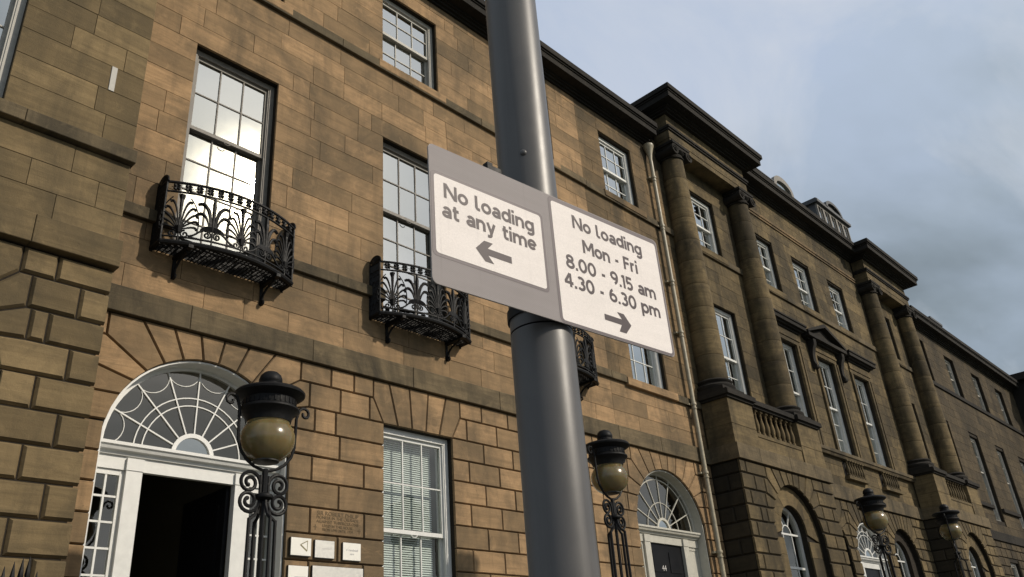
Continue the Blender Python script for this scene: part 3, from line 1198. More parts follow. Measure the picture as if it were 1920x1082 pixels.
for c in winsB[1:]:
    sash_window(houseB, c, 2.40, 5.29, 1.306, 3, 2, 2, 3.87, yo=0.12, mat='white', blind=True)
doorcase(houseB, dB[0], dB[2], dB[1], 0.26, True, 2)

# ---- narrow house with the closed black door
houseC = thing('terrace_house', 'narrow brown sandstone house with a closed black door between lamp and downpipe', 'house', (14.2, 0, 0))
xC0, xC1 = 12.70, 15.95
dC = (14.17, 1.17, 4.42)
winC = 14.15
C1 = [(winC - 0.635, winC + 0.635, 7.33, 10.28)]
C2 = [(winC - 0.635, winC + 0.635, 11.87, 13.60)]
backing(houseC, 'mortar', xC0, xC1, 0.0, 14.45, 0.0, C1 + C2, [(dC[0], dC[1], dC[2], 1.55)], 0.34)
wC = Wall(houseC, 'stone_b')
wC.fine = True


def segsC(za, zb, k):
    c, R = dC[0], dC[1]
    d = 1.12 if za >= 5.63 else 1.27 if za >= 5.29 else 1.36 if za >= 4.97 else R
    if 4.65 < za < 4.97:
        d = 1.40
    L = [0.65]
    return [(xC0, c - d, [9], 0.0), (c + d, xC1, [9], 0.0)]


rustic(wC, segsC, free=[xC0, xC1, dC[0] - dC[1], dC[0] + dC[1]])
voussoirs(wC, dC[0], dC[1], dC[2], (-0.15, 0.47, 0.86), (1.12, 1.27, 1.36), 1.40)
ashlar(wC, AZ1, xC0, xC1, [])
wC.mat = 'stone_c'
ashlar(wC, AZ2, xC0, xC1, C1)
ashlar(wC, AZ3, xC0, xC1, [(a, b, 11.84, d) for a, b, c, d in C2])
wC.finish(295)
band(houseC, xC0, xC1, 5.92, 6.24, -0.06, 0.045)
band(houseC, xC0, 13.2, 7.20, 7.36, -0.065, 0.045, 'band', 'sill_course')
band(houseC, 15.0, xC1, 7.16, 7.32, -0.065, 0.045, 'band', 'sill_course')
band(houseC, xC0, xC1, 11.66, 11.83, -0.065, 0.045, 'band', 'sill_course')
mb = MB()
mb.bevbox(13.205, 14.995, -0.085, 0.34, 7.16, 7.325, 0.008, 0.1)
wput('window_sill', mb, 'stone_b', houseC)
mb = MB()
mb.bevbox(13.35, 14.95, -0.085, 0.34, 11.70, 11.865, 0.008, 0.3)
wput('window_sill', mb, 'stone_c', houseC)
cornice(houseC, xC0, 15.58, 0.0, 14.13, 14.62, 0.44)
roof(houseC, xC0, xC1, -0.30, 14.60)
sash_window(houseC, winC, 7.33, 10.28, 1.27, 3, 2, 3, 8.96, yo=0.12, mat='white')
sash_window(houseC, winC, 11.87, 13.60, 1.27, 3, 2, 2, 12.75, yo=0.12, mat='white')
door44 = doorcase(houseC, dC[0], dC[2], dC[1], 0.24, False, 1, lining='cream', wm='cream', panes=False)

# ---- projecting pavilion on the left
houseA = thing('pavilion_house', 'olive sandstone house front projecting at the left edge of the terrace', 'house', (0.8, -0.95, 0))
xA0, xA1, yA = -1.30, 2.86, -0.95
aA = (0.90, 1.15, 4.43)
wA_x = (0.25, 1.545)
A1 = [(wA_x[0], wA_x[1], 7.40, 10.30)]
A2 = [(wA_x[0], wA_x[1], 11.87, 13.60)]
backing(houseA, 'mortar', xA0, xA1 - 0.04, 0.0, 14.45, yA, A1 + A2, [(aA[0], aA[1], aA[2], 1.55)], 0.34)
wA = Wall(houseA, 'stone_a', None, yA)


def segsA(za, zb, k):
    c, R = aA[0], aA[1]
    d = 1.12 if za >= 5.63 else 1.24 if za >= 5.29 else 1.45 if za >= 4.97 else R
    if 4.65 < za < 4.97:
        d = 1.45 if False else 1.685
    right = (c + d, xA1, None, 0.0)
    if za >= 5.63:
        right = (c + d, xA1, [0.32, 9], 0.0)
    elif za >= 5.29:
        right = (c + d, xA1, [0.45, 9], 0.0)
    elif za >= 4.97:
        right = (c + d, xA1, [9], 0.0)
    elif za > 4.65:
        right = (c + d, xA1, [9], 0.0)
    else:
        right = (c + d, xA1, [0.29 if k % 2 else 0.535, 9], 0.0)
    return [(xA0, c - d, [0.5], 0.2 * (k % 2)), right]


rustic(wA, segsA, free=[xA1, xA0, aA[0] - aA[1], aA[0] + aA[1]])
voussoirs(wA, aA[0], aA[1], aA[2], (-0.15, 0.47, 0.84), (1.12, 1.24, 1.29), 1.685)
# filler between bend and groove
wA.stone([(aA[0] + 1.29, 4.98), (aA[0] + 1.45, 4.98), (aA[0] + 1.45, 5.30), (aA[0] + 1.29, 5.30)], 'rustic')
AZ1a = [6.24, 6.57, 6.89, 7.22]
AZ2a = [7.39, 7.76, 8.09, 8.43, 8.75, 9.05, 9.38, 9.72, 10.06, 10.30, 10.62, 10.97, 11.32, 11.67]
ashlar(wA, AZ1a, xA0, xA1, [])
ashlar(wA, AZ2a, xA0, xA1, A1)
ashlar(wA, AZ3, xA0, xA1, [(a, b, 11.84, d) for a, b, c, d in A2])
wA.finish(295)
# return face towards the plain house
fnA = lambda u, d, z: (xA1 + -d, u, z)
wA2 = Wall(houseA, 'stone_a', fnA, 0.0)
for zs in (AZ1a, AZ2a, AZ3):
    for za, zb in rows_of(zs):
        wA2.stone([(yA + 0.045, za), (-0.003, za), (-0.003, zb), (yA + 0.045, zb)], 'ashlar')
for za, zb in rows_of(RZ):
    wA2.stone([(yA + 0.045, za), (-0.003, za), (-0.003, zb), (yA + 0.045, zb)], 'rustic')
wA2.finish(290, 'return_stones')
mb = MB()
mb.box(xA0, xA1 - 0.038, yA + 0.45, 0.0, 0.0, 14.4)
wput('wall_core', mb, 'mortar', houseA) if False else None
mb = MB()
mb.add([(xA1 - 0.038, yA + 0.038, 0), (xA1 - 0.038, 0.0, 0), (xA1 - 0.038, 0.0, 14.45), (xA1 - 0.038, yA + 0.038, 14.45)], [(0, 1, 2, 3)])
wput('wall', mb, 'mortar', houseA)
for z0, z1, pr, nm in ((5.93, 6.24, 0.085, 'band_stone'), (7.23, 7.39, 0.085, 'sill_course'), (11.67, 11.84, 0.085, 'sill_course')):
    band(houseA, xA0, xA1 + (pr if nm != 'x' else 0) * 0.3, z0, z1, yA - pr, yA + 0.045, 'stone_a' if nm == 'band_stone' else 'band', nm)
    mb = MB()
    mb.box(xA1 - 0.03, xA1 + pr * 0.3, yA + 0.046, -0.07, z0, z1, 0.5)
    wput(nm, mb, 'band', houseA)
cornice(houseA, xA0, xA1, yA, 14.13, 14.62, 0.44, ends=(False, True))
roof(houseA, xA0, xA1, yA - 0.3, 14.6)
sash_window(houseA, sum(wA_x) / 2, 7.40, 10.30, wA_x[1] - wA_x[0], 3, 2, 3, 8.98, y=yA, yo=0.10)
sash_window(houseA, sum(wA_x) / 2, 11.87, 13.60, wA_x[1] - wA_x[0], 3, 2, 2, 12.8, y=yA, yo=0.10)
doorcase(houseA, aA[0], aA[2], aA[1], yA + 0.26, False, 1, yw=yA)
mb = MB()
mb.box(2.49, 2.55, yA - 0.012, yA + 0.03, 8.09, 8.425)
wput('mortar_patch', mb, 'white_old', houseA)


# ------------------------------------------------------------ the palace front: two columned pavilions and a centre
def arched_sash(root, c, R, zs, z0, y, cols_at=(-0.2, 0.2), hub=0.2, spokes=(60, 120), mat='white'):
    """round-headed window with hub and spokes over rectangular panes"""
    rx, ry, rz = root.location
    Rw = R - 0.003
    mb = MB()
    ring_band(mb, c, zs, Rw - 0.06, Rw, y, y + 0.12, n=22)
    for s in (-1, 1):
        a, b = sorted((c + s * Rw, c + s * (Rw - 0.06)))
        mb.box(a, b, y, y + 0.12, z0, zs)
    mb.box(c - Rw + .06, c + Rw - .06, y - 0.02, y + 0.118, z0, z0 + 0.09)
    wn = wput('window', mb, mat, root)
    ri = Rw - 0.055

    def gb(a, b, wd=0.024):
        q = MB()
        bar2(q, a, b, wd, y + 0.03, y + 0.06)
        put('glazing_bar', q, mat, wn)
    q = MB()
    ring_band(q, c, zs, hub - 0.012, hub + 0.012, y + 0.0305, y + 0.0605, n=14)
    put('glazing_bar', q, mat, wn)
    for a in spokes:
        gb(polar(c, zs, hub, a), polar(c, zs, ri + 0.01, a))
    zm = zs - 0.72
    for z_, h_ in ((zs, 0.02), (zm, 0.025)):
        q = MB()
        q.box(c - ri, c + ri, y + 0.022, y + 0.068, z_ - h_, z_ + h_)
        put('meeting_rail', q, mat, wn)
    xs = [c - ri] + [c + x for x in cols_at] + [c + ri]
    for x in cols_at:
        gb((c + x, z0 + 0.09), (c + x, zs))
    levels = [z0 + 0.09, zm, zs] if zm - z0 < 1.0 else [z0 + 0.09, (z0 + zm) / 2, zm, zs]
    for k in range(len(levels) - 1):
        for i in range(len(xs) - 1):
            g_ = MB()
            g_.add([(xs[i], y + .045, levels[k]), (xs[i + 1], y + .045, levels[k]), (xs[i + 1], y + .045, levels[k + 1]), (xs[i], y + .045, levels[k + 1])], [(0, 1, 2, 3)])
            put('pane', g_, 'glass_dim', wn)
    an = [0] + list(spokes) + [180]
    for k in range(len(an) - 1):
        g_ = MB()
        fan_poly(g_, arc(c, zs, ri + .01, ri + .01, an[k], an[k + 1], 8) + [polar(c, zs, hub, an[k + 1]), polar(c, zs, hub, an[k])], y + 0.045)
        put('pane', g_, 'glass_dim', wn)
    g_ = MB()
    fan_poly(g_, arc(c, zs, hub, hub, 0, 180, 10), y + 0.045)
    put('pane', g_, 'glass_dim', wn)
    room(root, c - R - 0.2, c + R + 0.2, z0 - 0.1, zs + R + 0.1, y + 0.12, y + 1.6)
    return wn


BAL = [(0.052, 0.0), (0.052, 0.05), (0.034, 0.06), (0.05, 0.13), (0.056, 0.19), (0.048, 0.27), (0.030, 0.36), (0.026, 0.42), (0.040, 0.44), (0.026, 0.46), (0.034, 0.49), (0.046, 0.51)]


def baluster_mesh(h, mat, n=10):
    def b():
        mb = MB()
        mb.box(-0.055, 0.055, -0.055, 0.055, 0, 0.07 * h, 0.5)
        mb.lathe([(r, h * (0.07 + z / 0.51 * 0.86)) for r, z in BAL], 0, 0, n, 0.5)
        mb.box(-0.055, 0.055, -0.055, 0.055, 0.93 * h, h, 0.5)
        return mb.mesh('baluster', M[mat])
    return cached(('bal', h, mat), b)


def shaft_radius(t):
    return 0.355 - 0.065 * (t ** 1.7)


def column(root, cx, cy, z0, z1, mat):
    """engaged column of drums with moulded base and voluted capital"""
    rx, ry, rz = root.location
    base = MB()
    base.box(cx - 0.47, cx + 0.47, cy - 0.47, cy + 0.40, z0, z0 + 0.11, 0.5)
    base.lathe([(0.45, z0 + 0.11), (0.475, z0 + 0.15), (0.475, z0 + 0.20), (0.44, z0 + 0.235), (0.40, z0 + 0.25), (0.395, z0 + 0.28), (0.42, z0 + 0.30), (0.43, z0 + 0.33), (0.40, z0 + 0.36), (0.37, z0 + 0.375)], cx, cy, 32, 0.5)
    col = wput('column', base, 'soot', root)
    zs0, zs1 = z0 + 0.375, z1 - 0.42
    hs = [0.62, 0.66, 0.60, 0.64, 0.66, 0.62, 0.66, 0.60, 0.64, 0.62]
    s_ = (zs1 - zs0) / sum(hs)
    z = zs0
    for k, h in enumerate(hs):
        h *= s_
        mb = MB()
        prof = []
        for q in range(5):
            t = q / 4
            zz_ = z + 0.006 + (h - 0.012) * t
            r = shaft_radius((zz_ - zs0) / (zs1 - zs0))
            prof.append((r, zz_))
        ra, rb = prof[0][0], prof[-1][0]
        prof = [(ra - 0.014, z)] + [(ra - 0.0005, z + 0.004)] + prof + [(rb - 0.0005, z + h - 0.004), (rb - 0.014, z + h)]
        mb.lathe(prof, cx, cy, 40, rng.random() * 0.8)
        put('drum', mb, mat, col)
        z += h
    cap = MB()
    r = 0.292
    zc = zs1
    cap.lathe([(r, zc - 0.002), (r + 0.035, zc + 0.015), (r + 0.035, zc + 0.04), (r, zc + 0.055), (r, zc + 0.15), (r + 0.02, zc + 0.16), (r + 0.075, zc + 0.22), (r + 0.06, zc + 0.27)], cx, cy, 32, 0.5)
    cap.box(cx - 0.40, cx + 0.40, cy - 0.36, cy + 0.30, z1 - 0.075, z1, 0.4)
    cap.box(cx - 0.37, cx + 0.37, cy - 0.34, cy + 0.28, z1 - 0.15, z1 - 0.0755, 0.6)
    for s in (-1, 1):
        # scroll bolster with stepped face
        zc2 = z1 - 0.255
        xv = cx + s * 0.315
        cap.tube([(xv, cy - 0.36, zc2), (xv, cy - 0.335, zc2), (xv, cy - 0.2, zc2), (xv, cy, zc2), (xv, cy + 0.3, zc2)], [0.145, 0.145, 0.115, 0.105, 0.14], 18)
        sp = [(xv + s * (0.105 * (1 - i / 22)) * math.cos(i * 0.62), cy - 0.365, zc2 + (0.105 * (1 - i / 22)) * math.sin(i * 0.62)) for i in range(20)]
        cap.tube(sp, 0.017, 5)
    put('capital', cap, 'soot', col)
    return col


def pavilion(X0, mat, label, detailed):
    X1 = X0 + 4.42
    c = X0 + 2.22
    yF = -0.70
    root = thing('palace_pavilion', label, 'house', (c, yF, 0))
    Rb, zsb = 1.17, 4.45
    up = (c - 0.83, c + 0.43)
    wu = (X0 + 1.39, X0 + 2.65)
    # ground storey
    backing(root, 'mortar', X0 + 0.038, X1 - 0.038, 0.0, 5.94, yF, [], [(c, Rb, zsb, 1.6)], 0.14)
    w = Wall(root, mat, None, yF)
    w.y = yF

    def segs(za, zb, k):
        d = 1.12 if za >= 5.63 else 1.27 if za >= 5.29 else 1.36 if za >= 4.97 else Rb
        if 4.65 < za < 4.97:
            d = 1.44
        a = 0.24 if k % 2 else 0.52
        return [(X0, c - d, [a, 9] if za < 5.9 else [9], 0.0), (c + d, X1, [0.55 if k % 2 else 0.8], 0.0)]
    rustic(w, segs, free=[X0, X1, c - Rb, c + Rb])
    voussoirs(w, c, Rb, zsb, (-0.15, 0.47, 0.86), (1.12, 1.27, 1.36), 1.44)
    # recessed wall in the blind arch with its round-headed window
    yR = yF + 0.178
    Ri, zi = 0.60, 4.60
    backing(root, 'mortar', c - Rb, c + Rb, 1.6, zsb + Rb - 0.001, yR - 0.03, [], [(c, Ri, zi, 2.5)], 0.22, name='recess_wall')
    for s in (-1, 1):
        for za, zb in ((1.7, 2.5), (2.5, 3.3), (3.3, 4.1), (4.1, 4.45)):
            x0, x1 = sorted((c + s * Ri, c + s * (Rb - .002)))
            w.stone([(x0, za), (x1, za), (x1, zb), (x0, zb)], 'ashlar', (x0, x1), y=yR - 0.03)
        n = 3
        for k in range(n):
            a0, a1 = 90.0 * k / n, 90.0 * (k + 1) / n
            inn = [(c + s * (x - c), z) for x, z in arc(c, zi, Ri, Ri, a0, a1, 3)]
            o0, o1 = polar(c, zsb, Rb - 0.004, a0), polar(c, zsb, Rb - 0.004, a1)
            oo = [(c + s * (x - c), z) for x, z in arc(c, zsb, Rb - 0.004, Rb - 0.004, a0, a1, 3)][::-1]
            w.stone(inn + oo, 'ashlar', y=yR - 0.03)
    arched_sash(root, c, Ri, zi, 2.55, yR + 0.14)
    # left return of the projection
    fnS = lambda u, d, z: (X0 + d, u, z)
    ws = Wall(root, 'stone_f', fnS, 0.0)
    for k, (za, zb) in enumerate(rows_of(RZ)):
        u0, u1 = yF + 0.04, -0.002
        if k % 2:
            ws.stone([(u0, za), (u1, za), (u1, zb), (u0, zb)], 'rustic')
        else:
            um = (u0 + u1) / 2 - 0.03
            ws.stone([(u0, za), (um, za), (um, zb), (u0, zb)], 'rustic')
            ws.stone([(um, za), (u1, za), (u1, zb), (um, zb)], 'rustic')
    for x in (X0 + 0.038, X1 - 0.038):
        mb = MB()
        mb.add([(x, yF + 0.038, 0), (x, 0.3, 0), (x, 0.3, 5.94), (x, yF + 0.038, 5.94)], [(0, 1, 2, 3)])
        wput('side_wall', mb, 'mortar', root)
    # band, plinth course and balustrade
    b = MB()
    b.box(X0 - 0.05, X1 + 0.05, yF - 0.055, -0.062, 5.93, 6.26, 0.4)
    bb = wput('band_stone', b, 'band', root)
    for i, xs in enumerate((X0 + 0.9, X0 + 2.3, X0 + 3.55)):
        q = MB()
        q.box(xs - 0.004, xs + 0.004, yF - 0.0565, yF - 0.05, 5.932, 6.258, 0.1)
        put('joint', q, 'mortar', bb)
    pl, pr = (X0, X0 + 1.08), (X0 + 3.24, X0 + 4.38)
    zb0, zb1 = 6.66, 7.28
    q = MB()
    q.bevbox(pl[1] - 0.005, pr[0] + 0.005, yF + 0.03, -0.045, 6.262, zb0 - 0.09, 0.006, 0.3)
    wput('plinth_course', q, mat, root)
    q = MB()
    q.bevbox(pl[1] - 0.006, pr[0] + 0.006, yF + 0.012, -0.048, zb0 - 0.0885, zb0, 0.006, 0.6)
    wput('plinth_course', q, mat, root)
    for (a, e) in (pl, pr):
        for za, zb in ((6.262, 6.70), (6.702, zb1)):
            q = MB()
            q.bevbox(a, e, yF, -0.045, za + .002, zb - .002, 0.006, rng.random() * 0.7)
            wput('pedestal', q, mat, root)
    nb = 9
    bm_ = baluster_mesh(round(zb1 - zb0, 3), 'stone_a' if detailed else 'stone_d', 12 if detailed else 8)
    rx, ry, rz = root.location
    for i in range(nb):
        x = pl[1] + 0.10 + (pr[0] - pl[1] - 0.20) * i / (nb - 1)
        obj('baluster', bm_, root, (x - rx, yF + 0.14 - ry, zb0 - rz))
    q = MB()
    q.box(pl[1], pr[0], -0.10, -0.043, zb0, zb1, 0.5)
    wput('balustrade_back', q, 'soot', root)  # recess shade behind the balusters painted in by the black material
    # moulded coping: breaks forward over the pedestals
    for (a, e, p) in ((pl[0] - 0.10, pl[1] + 0.06, 0.10), (pl[1] + 0.061, pr[0] - 0.061, 0.02), (pr[0] - 0.06, pr[1] + 0.10, 0.10)):
        q = MB()
        q.box(a + 0.05, e - 0.05 if p > 0.05 else e, yF - p + 0.055, -0.044, zb1 + 0.0015, zb1 + 0.055, 0.3)
        q.box(a, e, yF - p, -0.046, zb1 + 0.055, zb1 + 0.16, 0.5)
        q.box(a + 0.02, e - 0.02, yF - p + 0.025, -0.045, zb1 + 0.16, zb1 + 0.185, 0.4)
        wput('coping', q, 'soot', root)
    zc0 = zb1 + 0.186
    # upper wall with two windows between the columns
    U1 = (wu[0], wu[1], 7.46, 10.28)
    U2 = (wu[0], wu[1], 11.87, 13.60)
    backing(root, 'mortar', X0 + 0.002, X1 - 0.002, 5.90, 15.3, 0.0, [U1, U2], (), 0.34)
    w2 = Wall(root, mat, None, 0.0)
    ashlar(w2, AZ1, X0, X1, [])
    ashlar(w2, [7.20] + AZ2, X0, X1, [U1])
    ashlar(w2, [11.67] + AZ3 + [14.55], X0, X1, [(U2[0], U2[1], 11.84, U2[3])])
    q = MB()
    q.bevbox(X0 + 0.002, X1 - 0.002, -0.06, 0.045, 11.66, 11.84, 0.008, 0.5)
    wput('sill_course', q, 'band', root)
    q = MB()
    q.bevbox(wu[0] - 0.1, wu[1] + 0.1, -0.075, 0.34, 11.69, 11.868, 0.008, 0.3)
    wput('window_sill', q, mat, root)
    sash_window(root, (wu[0] + wu[1]) / 2, 7.46, 10.28, 1.26, 3, 2, 3, 8.96, yo=0.12, mat='white')
    sash_window(root, (wu[0] + wu[1]) / 2, 11.87, 13.60, 1.26, 3, 2, 2, 12.75, yo=0.12, mat='white')
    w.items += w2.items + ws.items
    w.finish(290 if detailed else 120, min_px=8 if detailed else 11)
    # columns and entablature
    cy = -0.19
    for cx in (X0 + 0.46, X0 + 3.80):
        column(root, cx, cy, zc0, 14.28, mat)
    e0, e1, ye = X0 + 0.14, X0 + 4.13, -0.455
    q = MB()
    q.box(e0 + 0.012, e1 - 0.012, ye + 0.02, 0.0, 14.281, 14.44, 0.55)
    q.box(e0, e1, ye + 0.008, 0.001, 14.44, 14.68, 0.45)
    wput('architrave', q, mat, root)
    q = MB()
    q.box(e0 - 0.03, e1 + 0.03, ye - 0.03, 0.002, 14.681, 14.735, 0.3)
    q.box(e0 - 0.06, e1 + 0.06, ye - 0.06, 0.003, 14.735, 14.80, 0.3)
    wput('architrave_moulding', q, 'soot', root)
    fx = [e0 + 0.01, e0 + 1.32, e0 + 2.66, e1 - 0.01]
    for i in range(3):
        q = MB()
        q.bevbox(fx[i] + 0.002, fx[i + 1] - 0.002, ye + 0.03, 0.0035, 14.801, 15.19, 0.004, rng.random() * 0.7)
        wput('frieze_stone', q, mat, root)
    q = MB()
    h = 0.49
    for p, a, b_, in ((0.06, 0.0, 0.10), (0.13, 0.10, 0.19), (0.19, 0.19, 0.28), (0.41, 0.28, 0.62), (0.435, 0.62, 0.72), (0.475, 0.72, 1.0)):
        q.box(e0 - p, e1 + p, ye - p, 1.6, 15.191 + a * h + (.0015 if a else 0), 15.191 + b_ * h, rng.random())
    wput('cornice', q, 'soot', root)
    q = MB()
    q.box(e0 - 0.05, e1 + 0.05, ye + 0.1, 1.4, 15.682, 15.80, 0.5)
    wput('blocking_course', q, 'lead', root)
    q = MB()
    q.extr([(0.3, 15.75), (4.5, 18.0), (8.7, 15.75)], X0, X1)
    wput('roof', q, 'slate', root)
    return root


pavE = pavilion(15.95, 'stone_d', 'near columned pavilion of the palace front beside the cream downpipe', True)
pavW = pavilion(28.50, 'stone_d', 'far columned pavilion of the palace front before the plain dark terrace', False)

# ---- centre of the palace front
P0, P1 = 20.37, 28.50
centre = thing('palace_house', 'middle of the palace front with a pedimented window and dormers on its roof', 'house', (24.4, 0, 0))
cs = [21.38, 23.83, 26.40]
K1 = [(c - 0.60, c + 0.60, 7.30, 10.24) for c in cs]
K2 = [(c - 0.605, c + 0.605, 11.87, 13.58) for c in cs]
Ra, za_ = 0.965, 4.52
backing(centre, 'mortar', P0, P1, 0.0, 15.3, 0.0, K1 + K2, [(c, Ra, za_, 1.6) for c in cs], 0.24)
wc = Wall(centre, 'stone_d')
VE = [1.02, 1.13, 1.20]


def segsK(za, zb, k):
    d = 1.02 if za >= 5.63 else 1.13 if za >= 5.29 else 1.20 if za >= 4.97 else 1.215 if 4.65 < za < 4.97 else Ra
    out = []
    x = P0
    for c in cs:
        if c - d > x:
            out.append((x, c - d, [0.30 if k % 2 else 9], 0.0))
        x = c + d
    out.append((x, P1, [0.40 if k % 2 else 0.62], 0.0))
    return out


rustic(wc, segsK, free=[P0, P1] + [c + s * Ra for c in cs for s in (-1, 1)])
for c in cs:
    voussoirs(wc, c, Ra, za_, (-0.13, 0.38, 0.70), (1.02, 1.13, 1.20), 1.215)
ashlar(wc, AZ1, P0, P1, [])
ashlar(wc, [7.27] + AZ2, P0, P1, [(a - 0.2, b + 0.2, c, d + 0.2) for a, b, c, d in K1])
ashlar(wc, AZ3 + [14.28, 14.46, 14.80, 15.16], P0, P1, [(a, b, 11.84, d) for a, b, c, d in K2])
wc.finish(290, min_px=8)
band(centre, P0, P1, 5.92, 6.30, -0.06, 0.045)
q = MB()
q.extr([(0.02, 7.10), (-0.10, 7.10), (-0.13, 7.16), (-0.16, 7.18), (-0.16, 7.27), (0.02, 7.28)], P0, P1)
wput('sill_course', q, 'band', centre)
q = MB()
q.bevbox(P0, P1, -0.06, 0.045, 11.66, 11.84, 0.008, 0.5)
wput('sill_course', q, 'band', centre)
for c in cs:
    q = MB()
    q.bevbox(c - 0.7, c + 0.7, -0.07, 0.34, 11.69, 11.868, 0.008, 0.3)
    wput('window_sill', q, 'stone_d', centre)
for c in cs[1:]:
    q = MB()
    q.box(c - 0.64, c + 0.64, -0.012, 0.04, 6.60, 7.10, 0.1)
    wput('balustrade_back', q, 'soot', centre)  # black colour stands in for the shade behind these balusters
    bm_ = baluster_mesh(0.46, 'stone_d', 8)
    for i in range(7):
        obj('baluster', bm_, centre, (c - 0.52 + 1.04 * i / 6 - 24.4, -0.075, 6.635))
    q = MB()
    q.box(c - 0.66, c + 0.66, -0.135, 0.0, 6.55, 6.635, 0.3)
    wput('plinth_course', q, 'stone_d', centre)
# window surrounds, hoods and the pediment
for i, c in enumerate(cs):
    a, b = c - 0.60, c + 0.60
    q = MB()
    for s in (-1, 1):
        x0, x1 = sorted((c + s * 0.602, c + s * 0.80))
        q.box(x0, x1, -0.035, 0.30, 7.28, 10.24, 0.5)
        x0, x1 = sorted((c + s * 0.73, c + s * 0.803))
        q.box(x0, x1, -0.06, 0.29, 7.285, 10.243, 0.4)
    q.box(c - 0.80, c + 0.80, -0.0355, 0.30, 10.2435, 10.37, 0.5)
    q.box(c - 0.803, c + 0.803, -0.0605, 0.29, 10.37, 10.44, 0.4)
    wput('window_surround', q, 'stone_d', centre)
    q = MB()
    q.box(c - 0.78, c + 0.78, -0.045, 0.02, 10.4415, 10.60, 0.5)
    wput('hood_frieze', q, 'stone_d', centre)
    if i != 1:
        q = MB()
        for p, z0, z1 in ((0.06, 10.602, 10.66), (0.14, 10.662, 10.71), (0.22, 10.712, 10.83), (0.25, 10.832, 10.88)):
            q.box(c - 0.80 - p, c + 0.80 + p, -0.02 - p, 0.03, z0, z1, 0.5)
        wput('hood_cornice', q, 'soot', centre)
    else:
        q = MB()
        for p, z0, z1 in ((0.10, 10.602, 10.65), (0.22, 10.652, 10.76)):
            q.box(c - 1.12 - p * .8, c + 1.12 + p * .8, -0.03 - p, 0.03, z0, z1, 0.5)
        q.prism([(c - 1.08, 10.765), (c + 1.08, 10.765), (c, 11.18)], -0.10, 0.03, 0.3)
        for s in (-1, 1):
            q.prism([(c + s * 1.32, 10.762), (c + s * 1.32, 10.83), (c, 11.33), (c, 11.21)][::s], -0.26, 0.028 + 0.001 * s, 0.5)
        ped = wput('pediment', q, 'soot', centre)
        for s in (-1, 1):
            k_ = MB()
            x = c + s * 0.97
            prof = [(-0.23, 10.60), (-0.225, 10.45), (-0.16, 10.32), (-0.11, 10.15), (-0.10, 9.95), (-0.13, 9.83), (-0.12, 9.74), (-0.05, 9.70), (0.02, 9.75), (0.02, 10.60)]
            k_.extr(prof, x - 0.085, x + 0.085)
            k_.tube([(x - 0.09, -0.085, 9.79), (x + 0.09, -0.085, 9.79)], 0.075, 12)
            put('console', k_, 'soot', ped)
for i, c in enumerate(cs):
    sash_window(centre, c, 7.30, 10.24, 1.20, 3, 2, 3, 8.80, yo=0.14, mat='white')
    sash_window(centre, c, 11.87, 13.58, 1.21, 3, 2, 2, 12.72, yo=0.14, mat='white')
# ground arches: window, door, window
for c in (cs[0], cs[2]):
    yR = 0.17
    backing(centre, 'mortar', c - Ra, c + Ra, 1.6, za_ + Ra - 0.001, yR - 0.038, [], [(c, 0.55, 4.62, 2.5)], 0.2, name='recess_wall')
    arched_sash(centre, c, 0.55, 4.62, 2.55, yR + 0.12)
doorcase(centre, cs[1], za_ - 0.05, Ra, 0.16, False, 2)
q = MB()
q.box(P0, P1, -0.035, 0.02, 14.285, 14.36, 0.4)
q.box(P0, P1, -0.06, 0.021, 14.36, 14.44, 0.4)
wput('architrave_moulding', q, 'stone_c', centre)
cornice(centre, P0, P1, 0.0, 15.17, 15.68, 0.46)
q = MB()
q.extr([(-0.25, 15.66), (5.2, 19.0), (10.6, 15.66)], P0, P1)
wput('roof', q, 'slate', centre)
# iron parapet rail
q = MB()
q.tube([(20.5, -0.18, 16.17), (22.9, -0.18, 16.17)], 0.028, 6)
q.tube([(20.5, -0.18, 15.72), (22.9, -0.18, 15.72)], 0.02, 6)
rail = wput('parapet_rail', q, 'lead', centre)
for i in range(20):
    x = 20.55 + i * 0.12
    q = MB()
    q.tube([(x, -0.18, 15.70), (x + 0.12, -0.18, 16.17)], 0.011, 5)
    put('lattice_bar', q, 'grey_old', rail)
    q = MB()
    q.tube([(x + 0.12, -0.166, 15.70), (x, -0.166, 16.17)], 0.011, 5)
    put('lattice_bar', q, 'grey_old', rail)


